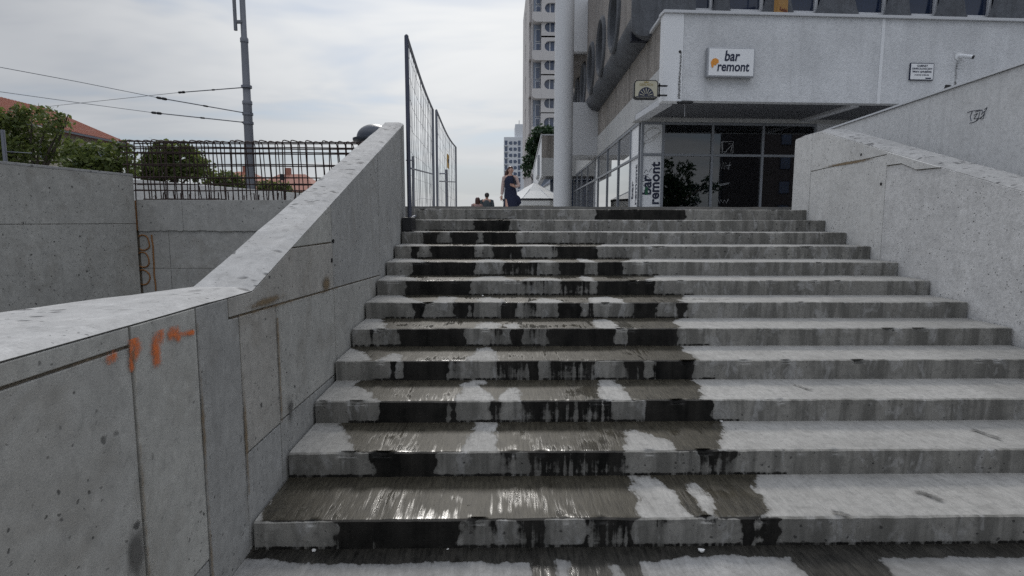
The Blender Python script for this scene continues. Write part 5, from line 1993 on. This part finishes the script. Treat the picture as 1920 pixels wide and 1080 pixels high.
def head_features(hx, hy, hz, yawv, parent, s=1.0):
    """nose, eyes, lips and ears on a head centred at (hx,hy,hz), facing yawv (0 = -y)"""
    f = Vector((math.sin(yawv), -math.cos(yawv), 0))
    r = Vector((math.cos(yawv), math.sin(yawv), 0))
    c = Vector((hx, hy, hz))
    MB().tube([c + f * .085 * s + Vector((0, 0, .02)), c + f * .112 * s - Vector((0, 0, .018)), c + f * .085 * s - Vector((0, 0, .03))], [.008, .015, .008], 8).build('nose', M['skin'], parent, smooth=True)
    for sg in (-1, 1):
        e = c + f * .082 * s + r * sg * .034 + Vector((0, 0, .012))
        MB().lathe(e, [(.004, -.008), (.012, -.004), (.012, .004), (.004, .008)], 8).build('eye', M['black'], parent)
        e = c + r * sg * .078 - Vector((0, 0, .005))
        MB().lathe(e, [(.006, -.03), (.014, -.01), (.016, .012), (.006, .03)], 8).build('ear', M['skin'], parent, smooth=True)
    MB().tube([c + f * .086 * s - r * .022 - Vector((0, 0, .052)), c + f * .092 * s - Vector((0, 0, .052)), c + f * .086 * s + r * .022 - Vector((0, 0, .052))], [.004, .008, .004], 6).build('lips', M['kred'], parent)


# woman walking towards the stairs
wy = 17.0
wq = on_y(957, 350, wy)
wx, wz = wq.x, on_y(957, 312, wy).z - 1.68
PW = thing('person', 'person in a navy dress and pale cardigan walking towards the stairs', 'person', (wx, wy, wz))


def WP(x, y, z):
    return (wx + x, wy + y, wz + z)


nd = {'pel': (*WP(0, 0, .94), .15, .11), 'wai': (*WP(-.01, 0, 1.10), .125, .09), 'che': (*WP(-.01, 0, 1.26), .145, .10), 'sh': (*WP(-.01, .01, 1.38), .10, .075), 'nk': (*WP(-.005, 0, 1.45), .05, .05),
      'hd0': (*WP(.0, -.01, 1.50), .058, .062), 'hd': (*WP(.005, -.012, 1.57), .078, .092), 'hd2': (*WP(.005, 0, 1.64), .055, .065),
      'ls': (*WP(-.165, .01, 1.37), .052, .05), 'le': (*WP(-.215, .05, 1.10), .04, .04), 'lw': (*WP(-.245, 0, .87), .027, .027),
      'rs': (*WP(.15, .01, 1.37), .052, .05), 're': (*WP(.23, -.01, 1.14), .04, .04), 'rw': (*WP(.12, -.16, 1.10), .027, .027),
      'lh': (*WP(-.085, 0, .88), .085, .085), 'lk': (*WP(-.09, -.14, .50), .058, .058), 'la': (*WP(-.085, -.10, .09), .038, .038), 'lt': (*WP(-.085, -.25, .035), .034, .028),
      'rh': (*WP(.085, 0, .88), .085, .085), 'rk': (*WP(.10, .08, .48), .058, .058), 'ra': (*WP(.09, .34, .16), .038, .038), 'rt': (*WP(.09, .25, .045), .034, .028)}
ed = [('pel', 'wai'), ('wai', 'che'), ('che', 'sh'), ('sh', 'nk'), ('nk', 'hd0'), ('hd0', 'hd'), ('hd', 'hd2'), ('sh', 'ls'), ('ls', 'le'), ('le', 'lw'), ('sh', 'rs'), ('rs', 're'), ('re', 'rw'),
      ('pel', 'lh'), ('lh', 'lk'), ('lk', 'la'), ('la', 'lt'), ('pel', 'rh'), ('rh', 'rk'), ('rk', 'ra'), ('ra', 'rt')]
skin_body('body', nd, ed, 'pel', M['skin'], PW)
hand_mesh(WP(-.247, -.005, .86), (-.1, -.15, -1), PW, M['skin'])
hand_mesh(WP(.12, -.16, 1.10), (-.7, -.3, .3), PW, M['skin'])
head_features(*WP(.005, -.012, 1.56), .75, PW)
loft([(*WP(0, 0, .0)[:2], wz + .47, .205, .18), (wx + .01, wy, wz + .54, .215, .19), (wx + .02, wy, wz + .72, .20, .165), (wx + .01, wy, wz + .94, .175, .135), (wx, wy, wz + 1.08, .150, .125),
      (wx - .01, wy, wz + 1.26, .172, .145), (wx - .01, wy, wz + 1.36, .135, .125), (wx - .01, wy, wz + 1.41, .085, .10)], 24).build('dress', M['dress'], PW, smooth=True)
fl_ = MB()
fl_.tube([WP(.10, -.03, .86), WP(.19, -.02, .76), WP(.24, .0, .64), WP(.19, 0, .55)], [.07, .10, .085, .03], 10)
fl_.build('dress_flare', M['dress'], PW, smooth=True)
for sg, pts in ((-1, [(-.13, .01, 1.39), (-.172, .015, 1.36), (-.2, .04, 1.22), (-.218, .05, 1.10), (-.237, .02, .95), (-.246, 0, .89)]), (1, [(.12, .01, 1.39), (.158, .015, 1.36), (.2, .01, 1.24), (.235, -.01, 1.13), (.18, -.09, 1.11), (.135, -.145, 1.10)])):
    MB().tube([WP(*p) for p in pts], [.055, .066, .058, .054, .046, .040], 12).build('sleeve', M['cardigan'], PW, smooth=True)
hr = loft([(wx - .02, wy + .03, wz + 1.49, .062, .07), (wx - .012, wy + .028, wz + 1.56, .084, .085), (wx - .004, wy + .022, wz + 1.62, .084, .088), (wx, wy + .015, wz + 1.665, .062, .07), (wx, wy + .01, wz + 1.69, .02, .02)], 20)
hr.tube([WP(-.05, .06, 1.60), WP(-.10, .07, 1.50), WP(-.135, .06, 1.38), WP(-.165, .05, 1.30)], [.05, .06, .05, .02], 10)
hr.build('hair', M['hair'], PW, smooth=True)
MB().tube([WP(.07, -.10, 1.42), WP(.10, -.12, 1.30), WP(.12, -.15, 1.12)], .012, 6).build('bag_strap', M['hair2'], PW)


def back_person(px_head, py_top, head_px, label, hairmat, topmat, longhair, lean):
    Y = 23.4
    q = on_y(px_head, py_top, Y)
    H_ = 1.72 if not longhair else 1.62
    bx_, bz_ = q.x, q.z - H_
    root = thing('person', label, 'person', (bx_, Y, bz_))
    P_ = lambda x, y, z: (bx_ + x, Y + y, bz_ + z * H_ / 1.68)
    w_ = 1.0 if not longhair else .88
    n_ = {'pel': (*P_(0, 0, .92), .15 * w_, .11), 'wai': (*P_(0, 0, 1.08), .14 * w_, .10), 'che': (*P_(0, 0, 1.26), .175 * w_, .12), 'sh': (*P_(0, .0, 1.38), .13 * w_, .09), 'nk': (*P_(0, 0, 1.45), .055, .055),
          'hd0': (*P_(lean, 0, 1.50), .06, .065), 'hd': (*P_(lean, 0, 1.57), .08, .095), 'hd2': (*P_(lean, 0, 1.64), .055, .065),
          'ls': (*P_(-.2 * w_, 0, 1.36), .06, .06), 'le': (*P_(-.25 * w_, .02, 1.10), .045, .045), 'lw': (*P_(-.24 * w_, -.06, .86), .03, .03),
          'rs': (*P_(.2 * w_, 0, 1.36), .06, .06), 're': (*P_(.25 * w_, .02, 1.10), .045, .045), 'rw': (*P_(.24 * w_, -.06, .86), .03, .03),
          'lh': (*P_(-.09, 0, .86), .09, .09), 'lk': (*P_(-.1, .06, .48), .06, .06), 'la': (*P_(-.1, -.02, .08), .04, .04), 'lt': (*P_(-.1, .14, .035), .036, .03),
          'rh': (*P_(.09, 0, .86), .09, .09), 'rk': (*P_(.1, .02, .48), .06, .06), 'ra': (*P_(.1, .1, .08), .04, .04), 'rt': (*P_(.1, .26, .035), .036, .03)}
    skin_body('body', n_, ed, 'pel', M['skin'], root)
    hand_mesh(P_(-.24 * w_, -.06, .85), (0, -.1, -1), root, M['skin'])
    hand_mesh(P_(.24 * w_, -.06, .85), (0, -.1, -1), root, M['skin'])
    loft([(bx_, Y, bz_ + .80, .17 * w_, .13), (bx_, Y, bz_ + 1.0, .165 * w_, .125), (bx_, Y, bz_ + 1.26 * H_ / 1.68, .195 * w_, .138), (bx_, Y, bz_ + 1.37 * H_ / 1.68, .165 * w_, .115), (bx_, Y, bz_ + 1.425 * H_ / 1.68, .07, .07)], 22).build('shirt', topmat, root, smooth=True)
    for sg in (-1, 1):
        MB().tube([P_(sg * .13 * w_, 0, 1.385), P_(sg * .205 * w_, 0, 1.36), P_(sg * .235 * w_, .01, 1.22), P_(sg * .25 * w_, .015, 1.12)], [.06, .076, .068, .062], 12).build('sleeve', topmat, root, smooth=True)
        MB().tube([P_(sg * .09, 0, .90), P_(sg * .1, .05 if sg < 0 else .02, .48), P_(sg * .1, -.02 if sg < 0 else .1, .10)], [.105, .078, .065], 12).build('trouser_leg', M['dress'], root, smooth=True)
    x_ = bx_ + lean
    s_ = H_ / 1.68
    if longhair:
        hr = loft([(x_, Y - .02, bz_ + 1.30 * s_, .085, .05), (x_, Y - .03, bz_ + 1.42 * s_, .10, .075), (x_, Y - .02, bz_ + 1.55 * s_, .098, .10), (x_, Y - .01, bz_ + 1.63 * s_, .09, .10), (x_, Y, bz_ + 1.675 * s_, .055, .065), (x_, Y, bz_ + 1.69 * s_, .015, .02)], 20)
    else:
        hr = loft([(x_, Y - .03, bz_ + 1.505 * s_, .06, .07), (x_, Y - .02, bz_ + 1.56 * s_, .09, .10), (x_, Y - .01, bz_ + 1.63 * s_, .088, .10), (x_, Y, bz_ + 1.675 * s_, .055, .065), (x_, Y, bz_ + 1.69 * s_, .015, .02)], 20)
    hr.build('hair', hairmat, root, smooth=True)
    return root


b1 = back_person(895.5, 370, 9, 'distant person with brown hair and a pinkish top beyond the stair head', M['hair'], M['pinkshirt'], True, 0)
b2 = back_person(912.5, 361.5, 10, 'distant person with short dark hair and a dark grey shirt beyond the stair head', M['hair2'], M['shirt'], False, .01)

# crumbs of rubble on the treads and landing
rb_ = random.Random(5)
for (px, py, s) in ((758, 516, .02), (590, 1032, .012), (1315, 1036, .02), (840, 1030, .008), (1570, 787, .012), (1573, 750, .008), (1045, 648, .01), (905, 556, .012), (1130, 515, .008), (1352, 792, .012)):
    # the tread this point of the picture lies on
    zz = .012
    for k in range(0, 10):
        p_ = on_z(px, py, k * RISE + .002) if k * RISE < EYE - .1 else None
        if p_ is None:
            break
        ya = nose_y(k) if k else -1
        if ya <= p_.y <= nose_y(k + 1):
            zz = k * RISE + .006
            pos_ = p_
            break
    else:
        continue
    g = MB()
    vs = []
    bm = bmesh.new()
    bmesh.ops.create_icosphere(bm, subdivisions=1, radius=s)
    for v in bm.verts:
        v.co *= rb_.uniform(.6, 1.1)
        v.co.z *= .6
        v.co += Vector((pos_.x, min(pos_.y, nose_y(k + 1) - .02), zz + s * .4))
    me = bpy.data.meshes.new('concrete_crumb')
    bm.to_mesh(me)
    bm.free()
    me.materials.append(M['light'])
    o = place('concrete_crumb', me)
    tag(o, 'tiny pale crumb of concrete lying on the stairs', 'rubble', 'concrete crumbs on the stairs')


# ------------------------------------------------------------------ street behind the viewer, mirrored in the bar windows
BB = thing('brick_block', 'long brick building across the street, mirrored in the bar windows', 'building', (71, -50, 0))
MB().box(44, 98, -62, -48, 0, 19).build('wall', M['brick'], BB)
MB().box(43.5, 98.5, -62.5, -47.5, 19.002, 19.6).build('cornice', M['band'], BB)
for i in range(13):
    for j in range(5):
        x, z = 46.5 + i * 4.0, 2.2 + j * 3.5
        wb = MB().box(x, x + 1.7, -48.06, -47.94, z, z + 1.9).build('window', M['dark'], BB)
        MB().box(x + .12, x + 1.58, -47.938, -47.92, z + .12, z + 1.78).build('pane', M['farglass'], wb)
tree('leafy_tree', 'broad tree across the street, mirrored in the bar windows', (21.5, -26, 0), [(21, -26, 4.6, 2.2, 1.9), (23.5, -27, 4.4, 2.0, 1.7), (20.6, -25, 6.6, 1.3, 1.5), (23.2, -26, 6.9, 1.0, .9), (25.5, -25, 5.5, 1.0, 1.0)], 4500, .24, M['leaf2'], .25, seed=44)

# scuffs on the dry treads
for (pa, pb_, kk_, wd) in (((1825, 806), (1872, 822), 2, .02), ((1727, 924), (1762, 936), 1, .03), ((1300, 560), (1345, 562), 6, .02), ((1565, 960), (1590, 966), 1, .02), ((1490, 722), (1520, 732), 3, .012)):
    zz = kk_ * RISE + .0075
    a, b = on_z(*pa, zz), on_z(*pb_, zz)
    x0, x1, y0, y1 = min(a.x, b.x) - .1, max(a.x, b.x) + .1, min(a.y, b.y) - .07, max(a.y, b.y) + .07
    decal_grid('scuff', lambda u, v: (u, v, zz + .004), x0, x1, y0, y1, lambda u, v: max(0, min(1, .85 - seg_d((u, v), (a.x, a.y), (b.x, b.y)) / (wd * 2.6))), M['damp2'], ST, 40, 24)
